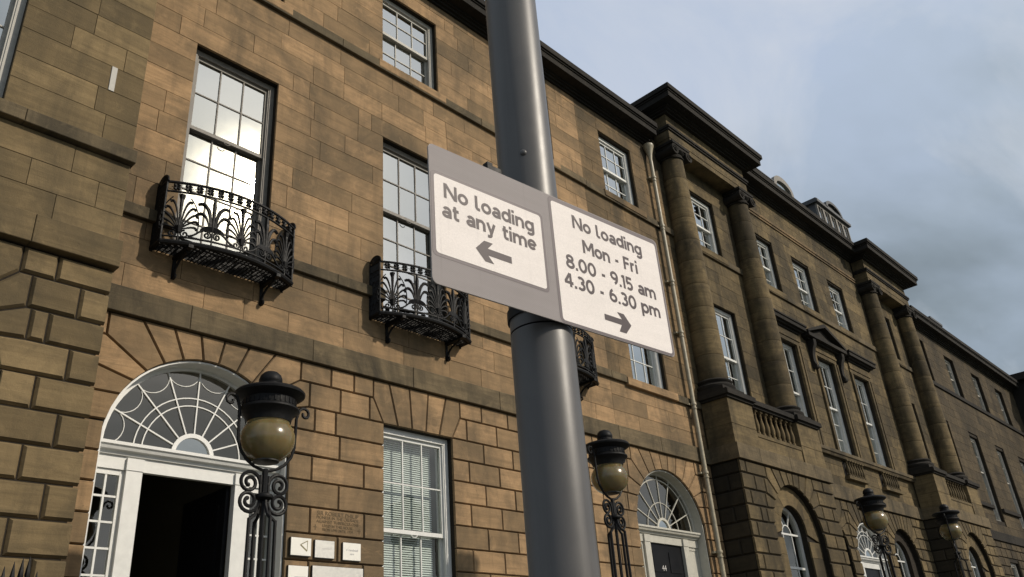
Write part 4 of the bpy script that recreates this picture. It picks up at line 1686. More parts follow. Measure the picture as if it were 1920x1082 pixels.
def dormer(root, x0, x1, z0, zt, y, kind):
    q = MB()
    if kind == 'round':
        c = (x0 + x1) / 2
        hw = (x1 - x0) / 2
        q.prism([(x0, z0)] + [(x1, z0)] + arc(c, zt - hw * 0.62, hw, hw * 0.62, 0, 180, 14), y + 0.08, y + 2.4)
        d = wput('dormer', q, 'lead', root)
        q = MB()
        o = arc(c, zt - hw * 0.62, hw + 0.05, hw * 0.62 + 0.05, 0, 180, 14)
        i_ = arc(c, zt - hw * 0.62, hw - 0.13, hw * 0.62 - 0.16, 0, 180, 14)
        for k in range(14):
            q.prism([o[k], o[k + 1], i_[k + 1], i_[k]], y, y + 0.12)
        q.box(x0 - 0.05, x0 + 0.13, y + .001, y + 0.119, z0, zt - hw * 0.62)
        q.box(x1 - 0.13, x1 + 0.05, y + .001, y + 0.119, z0, zt - hw * 0.62)
        put('dormer_frame', q, 'grey_old', d)
        q = MB()
        fan_poly(q, [(x0 + .1, z0), (x1 - .1, z0)] + arc(c, zt - hw * 0.62, hw - 0.12, hw * 0.62 - 0.14, 0, 180, 12), y + 0.07)
        put('pane', q, 'glass', d)
    else:
        q.box(x0, x1, y + 0.08, y + 2.6, z0, zt - 0.22)
        q.box(x0 - 0.12, x1 + 0.12, y - 0.10, y + 2.6, zt - 0.219, zt - 0.10)
        q.box(x0 - 0.06, x1 + 0.06, y - 0.04, y + 2.6, zt - 0.10, zt - 0.02)
        d = wput('dormer', q, 'lead', root)
        c = (x0 + x1) / 2
        q = MB()
        o = arc(c, zt - 0.12, 0.72, 0.40, 0, 180, 14)
        i_ = arc(c, zt - 0.12, 0.58, 0.28, 0, 180, 14)
        for k in range(14):
            q.prism([o[k], o[k + 1], i_[k + 1], i_[k]], y - 0.12, y + 1.0)
        q.prism(i_[::-1], y - 0.02, y + 0.9)
        put('dormer_pediment', q, 'lead', d)
        n = 5
        wd = (x1 - x0) / n
        for k in range(n):
            a = x0 + k * wd
            q = MB()
            q.box(a, a + 0.07, y, y + 0.079, z0, zt - 0.22)
            q.box(a + wd - 0.071, a + wd - .001, y, y + 0.079, z0, zt - 0.22)
            q.box(a + 0.07, a + wd - 0.071, y + .001, y + 0.078, zt - 0.32, zt - 0.221)
            q.box(a + 0.07, a + wd - 0.071, y + .002, y + 0.05, (z0 + zt) / 2 - 0.02, (z0 + zt) / 2 + 0.02)
            q.box(a + wd / 2 - 0.012, a + wd / 2 + 0.012, y + .003, y + 0.045, z0, zt - 0.32)
            put('dormer_sash', q, 'grey_old', d)
        q = MB()
        q.add([(x0, y + .06, z0), (x1, y + .06, z0), (x1, y + .06, zt - 0.25), (x0, y + .06, zt - 0.25)], [(0, 1, 2, 3)])
        put('pane', q, 'glass', d)
    return d


dormer(centre, 24.28, 25.62, 16.0, 17.42, 0.30, 'round')
dormer(centre, 27.72, 30.5, 16.0, 17.80, 0.30, 'wide')

# ---- plain dark terrace beyond
far = thing('terrace_house', 'far plain dark stone terrace at the right end of the street', 'house', (39.8, 0, 0))
xF0, xF1 = 32.92, 47.6
cF = [34.05, 37.60, 41.15, 44.65]
F1 = [(c - 0.6, c + 0.6, 6.75, 10.15) for c in cF]
F2 = [(c - 0.6, c + 0.6, 11.87, 13.62) for c in cF]
F0 = [(c - 0.6, c + 0.6, 2.3, 5.18) for c in cF]
backing(far, 'mortar', xF0, xF1, 0.0, 14.45, 0.0, F0 + F1 + F2, (), 0.34)
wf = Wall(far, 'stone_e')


def segsF(za, zb, k):
    return [(a, b, [0.66], 0.33 * (k % 2)) for a, b in spans(xF0, xF1, [(r[0], r[1]) for r in F0 if r[3] > za + .12])]


rustic(wf, segsF)
ashlar(wf, AZ1, xF0, xF1, F1)
ashlar(wf, [7.20] + AZ2, xF0, xF1, F1)
ashlar(wf, AZ3, xF0, xF1, [(a, b, 11.84, d) for a, b, c, d in F2])
wf.finish(60, min_px=12)
band(far, xF0, xF1, 5.90, 6.24, -0.06, 0.045, 'soot', step=3)
x = xF0
for a, b in spans(xF0, xF1, [(r[0], r[1]) for r in F1]):
    q = MB()
    q.bevbox(a + 0.002, b - 0.002, -0.10, 0.045, 7.13, 7.28, 0.01, 0.4)
    wput('sill_course', q, 'soot', far)
q = MB()
q.bevbox(xF0, xF1, -0.065, 0.045, 11.67, 11.84, 0.008, 0.4)
wput('sill_course', q, 'soot', far)
cornice(far, xF0, xF1, 0.0, 14.10, 14.60, 0.44)
roof(far, xF0, xF1, -0.3, 14.58)
for c in cF:
    sash_window(far, c, 6.75, 10.15, 1.2, 2, 2, 3, 8.75, yo=0.14, mat='white_old')
    sash_window(far, c, 11.87, 13.62, 1.2, 2, 2, 2, 12.75, yo=0.14, mat='white_old')
    sash_window(far, c, 2.30, 5.18, 1.2, 2, 2, 2, 3.7, yo=0.14, mat='white_old')
q = MB()
q.box(38.9, 40.3, 0.55, 2.2, 15.2, 16.02)
q.box(38.8, 40.4, 0.45, 2.2, 16.0215, 16.12)
dl = wput('roof_box', q, 'lead', far)

# ---- block closing the street end
endb = thing('corner_block', 'unlit black end block rising at the right edge of the photo', 'building', (52, 0, 0), rot=None)
q = MB()
e = [(47.9, 3.0), (48.1, -2.8), (60, -8.0), (70, 4.0)]
vs_ = [(x, y, 0) for x, y in e] + [(x, y, 14.7) for x, y in e]
q.add(vs_, [(0, 1, 5, 4), (1, 2, 6, 5), (2, 3, 7, 6), (3, 0, 4, 7), (4, 5, 6, 7)])
wput('wall', q, 'soot', endb)  # shade on the end block is carried by its black stone colour
q = MB()
e = [(47.55, 3.3), (47.75, -3.1), (60, -8.5), (70.4, 4.0)]
vs_ = [(x, y, 14.702) for x, y in e] + [(x, y, 15.05) for x, y in e]
q.add(vs_, [(0, 1, 5, 4), (1, 2, 6, 5), (2, 3, 7, 6), (3, 0, 4, 7), (4, 5, 6, 7), (3, 2, 1, 0)])
wput('cornice', q, 'soot', endb)


# ------------------------------------------------------------ iron balconies
def bow(u):
    """plan of the balcony front: u in -1..1 -> (x, y) about its centre"""
    return (0.905 * u, -0.23 - 0.26 * (1 - u * u))


def bow_pts(n, z, off=0.0):
    out = []
    for i in range(n + 1):
        x, y = bow(-1 + 2 * i / n)
        out.append((x * (1 + off), y * 1.0 - off * 0.3, z))
    return out


def on_bow(pts):
    """(s, z) drawing on the front; s is metres along it"""
    return [(*bow(s / 0.985), z) for s, z in pts]


ZF, ZT = 6.87, 7.71


def leaf(mb, pts, r0, r1, r2):
    n = len(pts)
    rs = [1.3 * r_ for r_ in [r0 + (r1 - r0) * (i / (n * 0.65)) if i < n * 0.65 else r1 + (r2 - r1) * (i - n * 0.65) / (n * 0.35) for i in range(n)]]
    mb.tube(on_bow(pts), rs, 6)


def spiral(cx, cz, r, turns, a0, sgn, n=22):
    return [(cx + r * (1 - 0.85 * i / n) * math.cos(a0 + sgn * turns * 2 * PI * i / n), cz + r * (1 - 0.85 * i / n) * math.sin(a0 + sgn * turns * 2 * PI * i / n)) for i in range(n + 1)]


def bez(p0, p1, p2, p3, n=12):
    out = []
    for i in range(n + 1):
        t = i / n
        k = ((1 - t) ** 3, 3 * t * (1 - t) ** 2, 3 * t * t * (1 - t), t ** 3)
        out.append(tuple(sum(w_ * p[j] for w_, p in zip(k, (p0, p1, p2, p3))) for j in (0, 1)))
    return out


def palmette(s0):
    """spear leaf with drooping fronds over a domed cup and scrolls"""
    mb = MB()
    zb = ZF + 0.13
    leaf(mb, [(s0, zb + 0.10 + 0.06 * i) for i in range(9)], 0.010, 0.024, 0.004)
    for s in (-1, 1):
        P = lambda x, z: (s0 + s * x, zb + z)
        leaf(mb, bez(P(0.035, 0.14), P(0.05, 0.36), P(0.10, 0.50), P(0.205, 0.43)), 0.008, 0.020, 0.014)
        leaf(mb, bez(P(0.05, 0.14), P(0.08, 0.29), P(0.15, 0.36), P(0.225, 0.26)), 0.008, 0.019, 0.014)
        leaf(mb, bez(P(0.02, 0.14), P(0.03, 0.30), P(0.05, 0.38), P(0.085, 0.42)), 0.008, 0.012, 0.006)
        mb.tube(on_bow(spiral(s0 + s * 0.062, zb + 0.02, 0.052, 1.5, PI / 2, s)), 0.0125, 6)
        mb.tube(on_bow(bez(P(0.12, 0.07), P(0.18, 0.05), P(0.20, -0.02), P(0.29, -0.035))), 0.013, 6)
        mb.tube(on_bow([P(0.0, -0.05), P(0.15, -0.055), P(0.29, -0.04)]), 0.010, 5)
    for k in range(5):
        r = 0.145 - 0.026 * k
        mb.tube(on_bow([(s0 + r * math.cos(RAD(180 * i / 12)), zb + 0.065 + r * 0.52 * math.sin(RAD(180 * i / 12))) for i in range(13)]), 0.014, 5)
    mb.tube(on_bow([(s0, zb - 0.13), (s0, zb + 0.08)]), 0.012, 6)
    return mb


def anthemion(s0):
    """fan of curling fronds in a shell outline over two scrolls"""
    mb = MB()
    zb = ZF + 0.16
    leaf(mb, [(s0, zb + 0.05 * i) for i in range(10)], 0.008, 0.016, 0.022)
    for s in (-1, 1):
        P = lambda x, z: (s0 + s * x, zb + z)
        for x1, z1, x2, z2, x3, z3 in ((0.02, 0.24, 0.07, 0.47, 0.125, 0.40), (0.05, 0.20, 0.13, 0.40, 0.175, 0.30), (0.07, 0.14, 0.17, 0.30, 0.205, 0.205),
                                       (0.08, 0.09, 0.19, 0.20, 0.215, 0.115), (0.08, 0.03, 0.18, 0.10, 0.205, 0.03)):
            leaf(mb, bez(P(0.012, 0.02), P(x1, z1), P(x2, z2), P(x3, z3)), 0.006, 0.0125, 0.015)
        mb.tube(on_bow(spiral(s0 + s * 0.07, zb - 0.045, 0.055, 1.4, PI / 2, s)), 0.012, 6)
        mb.tube(on_bow(bez(P(0.21, 0.0), P(0.235, 0.15), P(0.22, 0.33), P(0.10, 0.47))), 0.008, 5)
    leaf(mb, [(s0, zb - 0.03), (s0, zb + 0.01), (s0, zb + 0.05)], 0.02, 0.04, 0.02)
    mb.tube(on_bow([(s0, zb - 0.16), (s0, zb)]), 0.012, 6)
    leaf(mb, [(s0, zb + 0.44), (s0, zb + 0.47), (s0, zb + 0.50)], 0.02, 0.035, 0.02)
    return mb


def balcony_parts(root, cx):
    base = MB()
    base.tube(bow_pts(24, ZF - 0.01), 0.034, 8)
    base.tube(bow_pts(24, ZF + 0.07), 0.013, 6)
    base.tube(bow_pts(24, ZT), 0.020, 6)
    base.tube(bow_pts(24, ZT - 0.135), 0.015, 6)
    for s in (-1, 1):
        x, y = bow(s)
        base.tube([(x, y, ZF - 0.05), (x, y, ZT + 0.02)], 0.017, 6)
        for z, r in ((ZF - 0.01, 0.026), (ZT, 0.017), (ZT - 0.135, 0.012)):
            base.tube([(x, y, z), (x, 0.02, z)], r, 6)
        base.tube([(x, 0.0, ZF - 0.05), (x, 0.0, ZT + 0.03)], 0.02, 6)
    b = put('balcony', base, 'iron', root, (cx - root.location.x, -root.location.y, 0))
    for s0 in (-0.80, -0.02, 0.80):
        put('anthemion', anthemion(s0 if abs(s0) > 0.1 else 0.0), 'iron', b)
    for s0 in (-0.40, 0.40):
        put('palmette', palmette(s0), 'iron', b)
    fr = MB()
    for i in range(14):
        s = -0.94 + 1.88 * (i + 0.5) / 14
        z = ZT - 0.0675
        for a in range(4):
            an = PI / 4 + a * PI / 2
            fr.tube(on_bow([(s, z), (s + 0.034 * math.cos(an), z + 0.036 * math.sin(an)), (s + 0.03 * math.cos(an + 0.5), z + 0.060 * math.sin(an))]), [0.010, 0.024, 0.013], 6)
        fr.tube(on_bow([(s - 0.062, z), (s + 0.062, z)]), 0.005, 4)
        fr.tube(on_bow([(s, z - 0.064), (s, z + 0.064)]), 0.006, 4)
    put('flower_frieze', fr, 'iron', b)
    # cast end panels with a shell crest
    for s in (-1, 1):
        q = MB()
        x, y = bow(s)
        for k in range(9):
            yy = y + 0.02 + (abs(y) - 0.03) * k / 8
            q.tube([(x, yy, ZF), (x, yy, ZT)], 0.010, 5)
        for z in (ZF + 0.12, ZF + 0.30, ZF + 0.48, ZF + 0.66):
            for k in range(3):
                yc = y + 0.05 + 0.08 * k
                q.tube([(x, yc + 0.045 * math.cos(a) * (1 - 0.04 * i), z + 0.06 * math.sin(a) * (1 - 0.04 * i)) for i, a in enumerate([0.5 * j for j in range(15)])], 0.011, 5)
        ym = y * 0.52
        for k in range(-3, 4):
            an = PI / 2 + 0.36 * k
            q.tube([(x, ym, ZT), (x, ym + 0.09 * math.cos(an), ZT + 0.09 * math.sin(an)), (x, ym + 0.125 * math.cos(an), ZT + 0.115 * math.sin(an))], [0.016, 0.022, 0.012], 6)
        q.tube([(x, ym + 0.135 * math.cos(a), ZT + 0.005 + 0.12 * math.sin(a)) for a in [PI * i / 12 for i in range(13)]], 0.014, 6)
        put('end_panel', q, 'iron', b)
    # open grating floor
    gr = MB()
    for i in range(34):
        u = -0.97 + 1.94 * i / 33
        x, y = bow(u)
        gr.box(x - 0.004, x + 0.004, y + 0.02, 0.02, ZF - 0.03, ZF - 0.014)
    yy = -0.03
    while yy > -0.48:
        t = max(0.0, 1 - max(0.0, (-yy - 0.23)) / 0.26)
        hw = 0.895 * math.sqrt(t)
        if hw > 0.08:
            gr.box(-hw, hw, yy - 0.0045, yy + 0.0045, ZF - 0.0305, ZF - 0.0135)
        yy -= 0.034
    f_ = put('floor_grating', gr, 'iron', b)
    for s in (-1, 1):
        q = MB()
        x = s * 0.60
        q.box(x - 0.03, x + 0.03, -0.42, 0.0, ZF - 0.075, ZF - 0.032)
        q.tube([(x, -0.03, ZF - 0.30), (x, -0.05, ZF - 0.21), (x, -0.14, ZF - 0.14), (x, -0.32, ZF - 0.09)], [0.014, 0.017, 0.016, 0.016], 8)
        q.tube([(x, -0.05 + 0.05 * math.cos(a) * (1 - i / 22), ZF - 0.31 + 0.05 * math.sin(a) * (1 - i / 22)) for i, a in enumerate([PI / 2 - 0.5 * j for j in range(18)])], 0.014, 6)
        q.box(x - 0.022, x + 0.022, -0.012, 0.01, ZF - 0.34, ZF - 0.05)
        put('bracket', q, 'iron', b)
    return b


bal = balcony_parts(houseB, winsB[0])
for c in winsB[1:]:
    o = copy_tree(bal, houseB)
    o.location = (c - houseB.location.x, -houseB.location.y, 0)


# ------------------------------------------------------------ lettering
def text(name, s, size, parent, loc, mat, align='CENTER', rot=(PI / 2, 0, 0), ext=0.0004, sx=1.0, bold=0.0):
    cu = bpy.data.curves.new(name, 'FONT')
    cu.body = s
    cu.size = size
    cu.align_x = align
    cu.align_y = 'CENTER'
    cu.extrude = ext
    cu.offset = bold
    cu.materials.append(M[mat])
    tmp = bpy.data.objects.new(name, cu)
    LINK(tmp)
    dg = bpy.context.evaluated_depsgraph_get()
    me = bpy.data.meshes.new_from_object(tmp.evaluated_get(dg))
    bpy.data.objects.remove(tmp)
    bpy.data.curves.remove(cu)
    me.name = name
    o = obj(name, me, parent, loc, rot)
    o.scale = (sx, 1, 1)
    return o


# inscription cut in the stone beside the door
for s, z, sz, sx in (('SIR ROBERT PHILIP', 3.945, 0.070, 1.10), ('PIONEER IN THE CRUSADE', 3.893, 0.052, 1.03), ('AGAINST TUBERCULOSIS', 3.843, 0.052, 1.10),
                     ('LIVED IN THIS HOUSE', 3.793, 0.048, 1.0), ('FROM 1898 UNTIL 1939', 3.745, 0.048, 0.95)):
    text('inscription', s, sz, inscribed, (6.385, -0.0032, z), 'cut', sx=sx, ext=0.001)
for x in (6.05, 6.72):
    q = MB()
    q.box(x - 0.024, x + 0.024, -0.004, 0.002, 3.768, 3.774)
    q.box(x - 0.004, x + 0.004, -0.0045, 0.002, 3.735, 3.80)
    put('inscription', q, 'cut', inscribed)


def plaque(label, x0, x1, z0, z1, mat, dep=0.03):
    t = thing('name_plate', label, 'plaque', ((x0 + x1) / 2, -dep, (z0 + z1) / 2), 'name plates beside the open doorway')
    q = MB()
    q.box(x0, x1, -dep + 0.004, 0.012, z0, z1)
    wput('backing_board', q, 'plate_edge', t)
    q = MB()
    q.bevbox(x0 + 0.004, x1 - 0.003, -dep, -dep + 0.0045, z0 + 0.006, z1 - 0.003, 0.0008)
    wput('face', q, mat, t)
    return t


p1_ = plaque('cream plate with a gold triangle mark, on a thick dark board', 5.685, 5.975, 3.40, 3.615, 'plate_white', 0.045)
q = MB()
tri = [(-0.045, 0.012), (0.055, 0.062), (0.050, -0.058)]
for a, b, wd in ((0, 1, 0.010), (0, 2, 0.016), (1, 2, 0.007)):
    bar2(q, tri[a], tri[b], wd, -0.0010 - 0.0002 * a - 0.0003 * b, 0.0008)
put('triangle_mark', q, 'gold', p1_, (0.035, 0, 0.012))
text('small_print', '. . . . . . . . . . . .', 0.022, p1_, (0.0, -0.0008, -0.082), 'grey_print')
p2_ = plaque('pale steel plate with very faint lettering, between two brighter plates', 6.035, 6.325, 3.395, 3.61, 'steel', 0.03)
text('lettering', '\u2228  randstad', 0.038, p2_, (0.0, -0.0008, 0.01), 'pale_print')
p3_ = plaque('bright white plate lettered randstad care', 6.45, 6.73, 3.39, 3.61, 'plate_white', 0.03)
text('lettering', '\u2228 randstad', 0.042, p3_, (0.0, -0.0008, 0.018), 'grey_print')
text('lettering', 'care', 0.036, p3_, (0.0, -0.0008, -0.028), 'grey_print')
p4_ = plaque('white plate lettered international, below the triangle plate', 5.675, 5.955, 3.07, 3.29, 'plate_white', 0.03)
text('lettering', 'international', 0.036, p4_, (0.04, -0.0008, -0.022), 'grey_print')
p5_ = plaque('widest plate of the group, grey steel, lowest on the wall', 6.01, 6.77, 2.90, 3.305, 'steel', 0.03)
text('lettering', 'S.', 0.12, p5_, (-0.20, -0.0008, 0.03), 'pale_print')
text('house_number', '44', 0.145, door44, (14.02, 0.24 + 0.0145, 3.74), 'pale_print', ext=0.002)

# ------------------------------------------------------------ downpipe in the corner of the palace front
pipe = thing('downpipe', 'cream cast iron downpipe running down the corner beside the first columned pavilion', 'drainpipe', (15.50, -0.12, 0))
px_, py_ = 15.50, -0.12
q = MB()
q.lathe([(0.045, 13.58), (0.05, 13.66), (0.075, 13.80), (0.125, 13.98), (0.135, 14.0), (0.135, 14.06), (0.115, 14.06), (0.06, 13.75)], px_, py_, 18)
wput('hopper', q, 'pipe', pipe)
zc_ = [13.58, 12.95, 11.55, 10.05, 8.75, 7.05, 5.55, 3.95, 2.3, 0.2]
for k in range(len(zc_) - 1):
    q = MB()
    q.tube([(px_, py_, zc_[k] - 0.002), (px_, py_, zc_[k + 1] + 0.002)], 0.050, 14)
    q.lathe([(0.05, zc_[k + 1] + 0.10), (0.064, zc_[k + 1] + 0.105), (0.068, zc_[k + 1] + 0.14), (0.064, zc_[k + 1] + 0.155), (0.05, zc_[k + 1] + 0.16)], px_, py_, 16)
    q.lathe([(0.05, zc_[k + 1] + 0.02), (0.062, zc_[k + 1] + 0.022), (0.062, zc_[k + 1] + 0.045), (0.05, zc_[k + 1] + 0.05)], px_, py_, 16)
    q.box(px_ - 0.11, px_ + 0.11, py_ + 0.045, 0.0 + 0.02, zc_[k + 1] + 0.11, zc_[k + 1] + 0.15)
    wput('pipe_length', q, 'pipe', pipe)


# ------------------------------------------------------------ iron lamp standards
def lamp_proto():
    r = thing('lamp_standard', '', 'street lamp', (0, 0, 0), 'iron lamp standards with amber globes')
    q = MB()
    q.lathe([(0.0, 0.685), (0.03, 0.683), (0.07, 0.668), (0.100, 0.638), (0.114, 0.598), (0.114, 0.570), (0.104, 0.556), (0.104, 0.548), (0.118, 0.542), (0.120, 0.50), (0.05, 0.44)], 0, 0, 28)
    put('finial', q, 'iron', r)
    q = MB()
    q.lathe([(0.0, 0.50), (0.12, 0.498), (0.28, 0.475), (0.325, 0.460), (0.342, 0.440), (0.338, 0.420), (0.315, 0.405), (0.280, 0.388), (0.256, 0.372), (0.252, 0.302), (0.268, 0.296), (0.288, 0.280), (0.290, 0.264), (0.276, 0.250), (0.245, 0.228), (0.222, 0.185), (0.214, 0.150), (0.0, 0.150)], 0, 0, 40)
    cap = put('lamp_cap', q, 'iron', r)
    for i in range(30):
        a = 2 * PI * i / 30
        q = MB()
        q.box(-0.009, 0.009, -0.006, 0.006, 0.312, 0.362)
        o = put('vent_rib', q, 'iron', cap, (0.254 * math.cos(a), 0.254 * math.sin(a), 0), (0, 0, a + PI / 2)) if i == 0 else obj('vent_rib', rib_me, cap, (0.254 * math.cos(a), 0.254 * math.sin(a), 0), (0, 0, a + PI / 2))
        if i == 0:
            rib_me = o.data
    q = MB()
    prof = [(0.208, 0.152)]
    for i in range(1, 18):
        a = RAD(46 - 110 * i / 17)
        prof.append((0.262 * math.cos(a), -0.015 + 0.232 * math.sin(a)))
    pass
    q.lathe(prof, 0, 0, 40)
    put('globe', q, 'globe', r)
    q = MB()
    q.lathe([(0.122, -0.215), (0.122, -0.232), (0.08, -0.242), (0.0, -0.246)], 0, 0, 24)
    put('globe_base', q, 'plate_edge', r)
    q = MB()
    hoop = [(-0.44 + 0.02, 0.0, 0.305)]
    side = []
    for s in (-1, 1):
        cur = [(s * (0.405 + 0.072 * math.cos(a) * (1 - i / 16)), 0, 0.315 + 0.072 * math.sin(a) * (1 - i / 16)) for i, a in enumerate([PI - 0.55 * j for j in range(13)])]
        q.tube([(s * x, y, z) for x, y, z in [(abs(c[0]), c[1], c[2]) for c in cur]], 0.016, 6)
        q.tube([(s * 0.335, 0, 0.325), (s * 0.312, 0, 0.25), (s * 0.308, 0, 0.10), (s * 0.302, 0, -0.05), (s * 0.27, 0, -0.15), (s * 0.20, 0, -0.235), (s * 0.12, 0, -0.285), (s * 0.04, 0, -0.31), (0, 0, -0.318)], 0.0155, 8)
    put('hoop', q, 'iron', r)
    sc_z = (-0.44, -0.61)
    for s in (-1, 1):
        for k, z in enumerate(sc_z):
            q = MB()
            n = 30
            cx = s * 0.155
            up = 1 if k == 0 else -1
            pts = []
            # stem first, then the coil
            pts += [(s * 0.025, 0, -0.545 if k == 0 else -0.50), (s * 0.028, 0, z), ]
            for i in range(n + 1):
                t = i / n
                rr = 0.112 * (1 - 0.80 * t)
                a = PI - up * (2 * PI * 1.75 * t)
                pts.append((s * (0.155 + rr * math.cos(a)), 0, z + rr * math.sin(a)))
            pts = pts[1:]
            q.tube(pts, [0.0175] * (len(pts) - 4) + [0.018, 0.02, 0.021, 0.018], 7)
            put('scroll', q, 'iron', r)
    q = MB()
    q.lathe([(0.030, -0.60), (0.042, -0.595), (0.085, -0.575), (0.09, -0.56), (0.085, -0.545), (0.042, -0.525), (0.03, -0.52)], 0, 0, 16)
    q.tube([(0, 0, -0.30), (0, 0, -0.52)], 0.03, 8)
    for dx in (-0.042, 0.042):
        q.tube([(dx, 0, -0.36), (dx, 0, -0.60), (dx * 1.3, 0, -0.72)], 0.017, 6)
    put('collar', q, 'iron', r)
    for dx, dy in ((-0.135, 0), (0.135, 0), (0, -0.135), (0, 0.135)):
        q = MB()
        q.tube([(dx * 0.25, dy * 0.25, -0.56), (dx * 0.3, dy * 0.3, -0.64), (dx * 0.6, dy * 0.6, -0.73), (dx, dy, -0.775)], 0.017, 6)
        q.tube([(dx, dy, -0.765), (dx * 1.12, dy * 1.12, -3.2)], 0.019, 6)
        put('leg', q, 'iron', r)
    q = MB()
    q.tube([(0, 0, -0.58), (0, 0, -3.2)], 0.022, 7)
    put('stem', q, 'iron', r)
    q = MB()
    q.box(-0.24, 0.24, -0.24, 0.24, -4.6, -3.2)
    q.box(-0.28, 0.28, -0.28, 0.28, -3.28, -3.18)
    put('plinth', q, 'stone_a', r)
    return r


lamp = lamp_proto()
specs = [((4.13, -2.0, 4.07), 'nearest and largest iron lamp standard, in front of the open doorway'),
         ((9.56, -2.0, 4.40), 'iron lamp standard right of the grey pole, before the closed black door'),
         ((19.09, -2.0, 4.70), 'third iron lamp standard from the left, before a white fanlight of the palace front'),
         ((24.09, -2.0, 4.88), 'farthest and smallest iron lamp standard, before the far columned pavilion')]
for i, (loc, lab) in enumerate(specs):
    o = lamp if i == 0 else copy_tree(lamp)
    o.location = loc
    o.rotation_euler = (0, 0, (0.0, 0.05, -0.35, 0.2)[i])
    o['label'] = lab

# ------------------------------------------------------------ railing tips at the lower left
ir = thing('iron_railing', 'black iron railing with leaf-pointed tips showing at the lower left corner', 'railing', (1.2, -2.0, 0.1))
q = MB()
for z in (0.45, 2.25):
    q.box(-1.2, 3.3, -2.02, -1.98, z, z + 0.03)
wput('rail', q, 'iron', ir)


def spike(x, zt):
    q = MB()
    q.tube([(0, 0, 0.12 - zt), (0, 0, -0.16)], 0.011, 6)
    q.tube([(0, 0, -0.17), (0, 0, -0.135), (0, 0, -0.10), (0, 0, 0)], [0.010, 0.021, 0.017, 0.002], 6)
    put('spike', q, 'iron', ir, (x - 1.2, 0, zt - 0.1))


for i in range(38):
    spike(-1.15 + i * 0.117, 2.62)
for x, z in ((2.065, 2.775), (2.125, 2.812), (2.18, 2.845), (2.225, 2.855), (2.29, 2.75)):
    spike(x, z)

# ------------------------------------------------------------ grey pole and the loading sign
PX, PY = 1.327, -7.89
pole = thing('grey_pole', 'thick grey steel pole carrying the white loading sign', 'pole', (PX, PY, 0.12))
q = MB()
q.lathe([(0.07, 2.345 - 0.12), (0.07, 8.4), (0.0, 8.42)], 0, 0, 64)
put('upper_shaft', q, 'pole', pole)
q = MB()
q.lathe([(0.0695, 0.0), (0.0706, 0.0), (0.0706, 2.338 - 0.12), (0.0703, 2.340 - 0.12), (0.0695, 2.3415 - 0.12)], 0, 0, 64)
put('lower_shaft', q, 'pole', pole)
q = MB()
q.lathe([(0.11, 0.0), (0.11, 0.5), (0.09, 0.56), (0.072, 0.58)], 0, 0, 40)
put('base_sleeve', q, 'pole', pole)
q = MB()
q.lathe([(0.0086, -0.002), (0.0084, 0.001), (0.0070, 0.0035), (0.004, 0.0052), (0.0, 0.0056)], 0, 0, 20)
ab = RAD(-142.5)
put('bolt', q, 'pole', pole, (0.07 * math.cos(ab), 0.07 * math.sin(ab), 2.792 - 0.12), (PI / 2, 0, ab + PI / 2))

SW, SH = 0.737, 0.330
sign = thing('loading_sign', 'grey and white sign plate with two No loading panels clamped to the pole', 'sign', (0.9570, -7.9404, 2.336), None, (0, 0, RAD(-4.976)))


def rrect(x0, x1, z0, z1, r, n=6):
    out = []
    for cx, cz, a in ((x1 - r, z1 - r, 0), (x0 + r, z1 - r, 90), (x0 + r, z0 + r, 180), (x1 - r, z0 + r, 270)):
        out += arc(cx, cz, r, r, a, a + 90, n)
    return out


def sheet(name, poly, y, mat, th=None, parent=sign):
    q = MB()
    if th:
        q.prism(poly, y, y + th)
    else:
        q.add([(x, y, z) for x, z in poly], [tuple(range(len(poly)))])
    return put(name, q, mat, parent)


plate = sheet('plate', rrect(0, SW, 0, SH, 0.0135), 0.0, 'alu', 0.0030)
sheet('sheet', rrect(0.0004, SW - 0.0004, 0.0004, SH - 0.0004, 0.0132), -0.0004, 'sign_grey', None, plate)
sheet('border', rrect(0.0032, 0.3185, 0.0625, 0.2645, 0.011), -0.0008, 'sign_border', None, plate)
left = sheet('left_panel', rrect(0.0112, 0.3110, 0.0698, 0.2572, 0.008), -0.0012, 'sign_white')
sheet('border', rrect(0.3430, 0.7335, 0.0020, 0.3275, 0.012), -0.0008, 'sign_border', None, plate)
right = sheet('right_panel', rrect(0.3510, 0.7270, 0.0075, 0.3160, 0.008), -0.0012, 'sign_white')


# stroke-built sign lettering (millimetres; capitals 36 high, small letters 26)
def el(cx, cz, rx, rz, a0, a1, n=20):
    return [(cx + rx * math.cos(RAD(a0 + (a1 - a0) * i / n)), cz + rz * math.sin(RAD(a0 + (a1 - a0) * i / n))) for i in range(n + 1)]


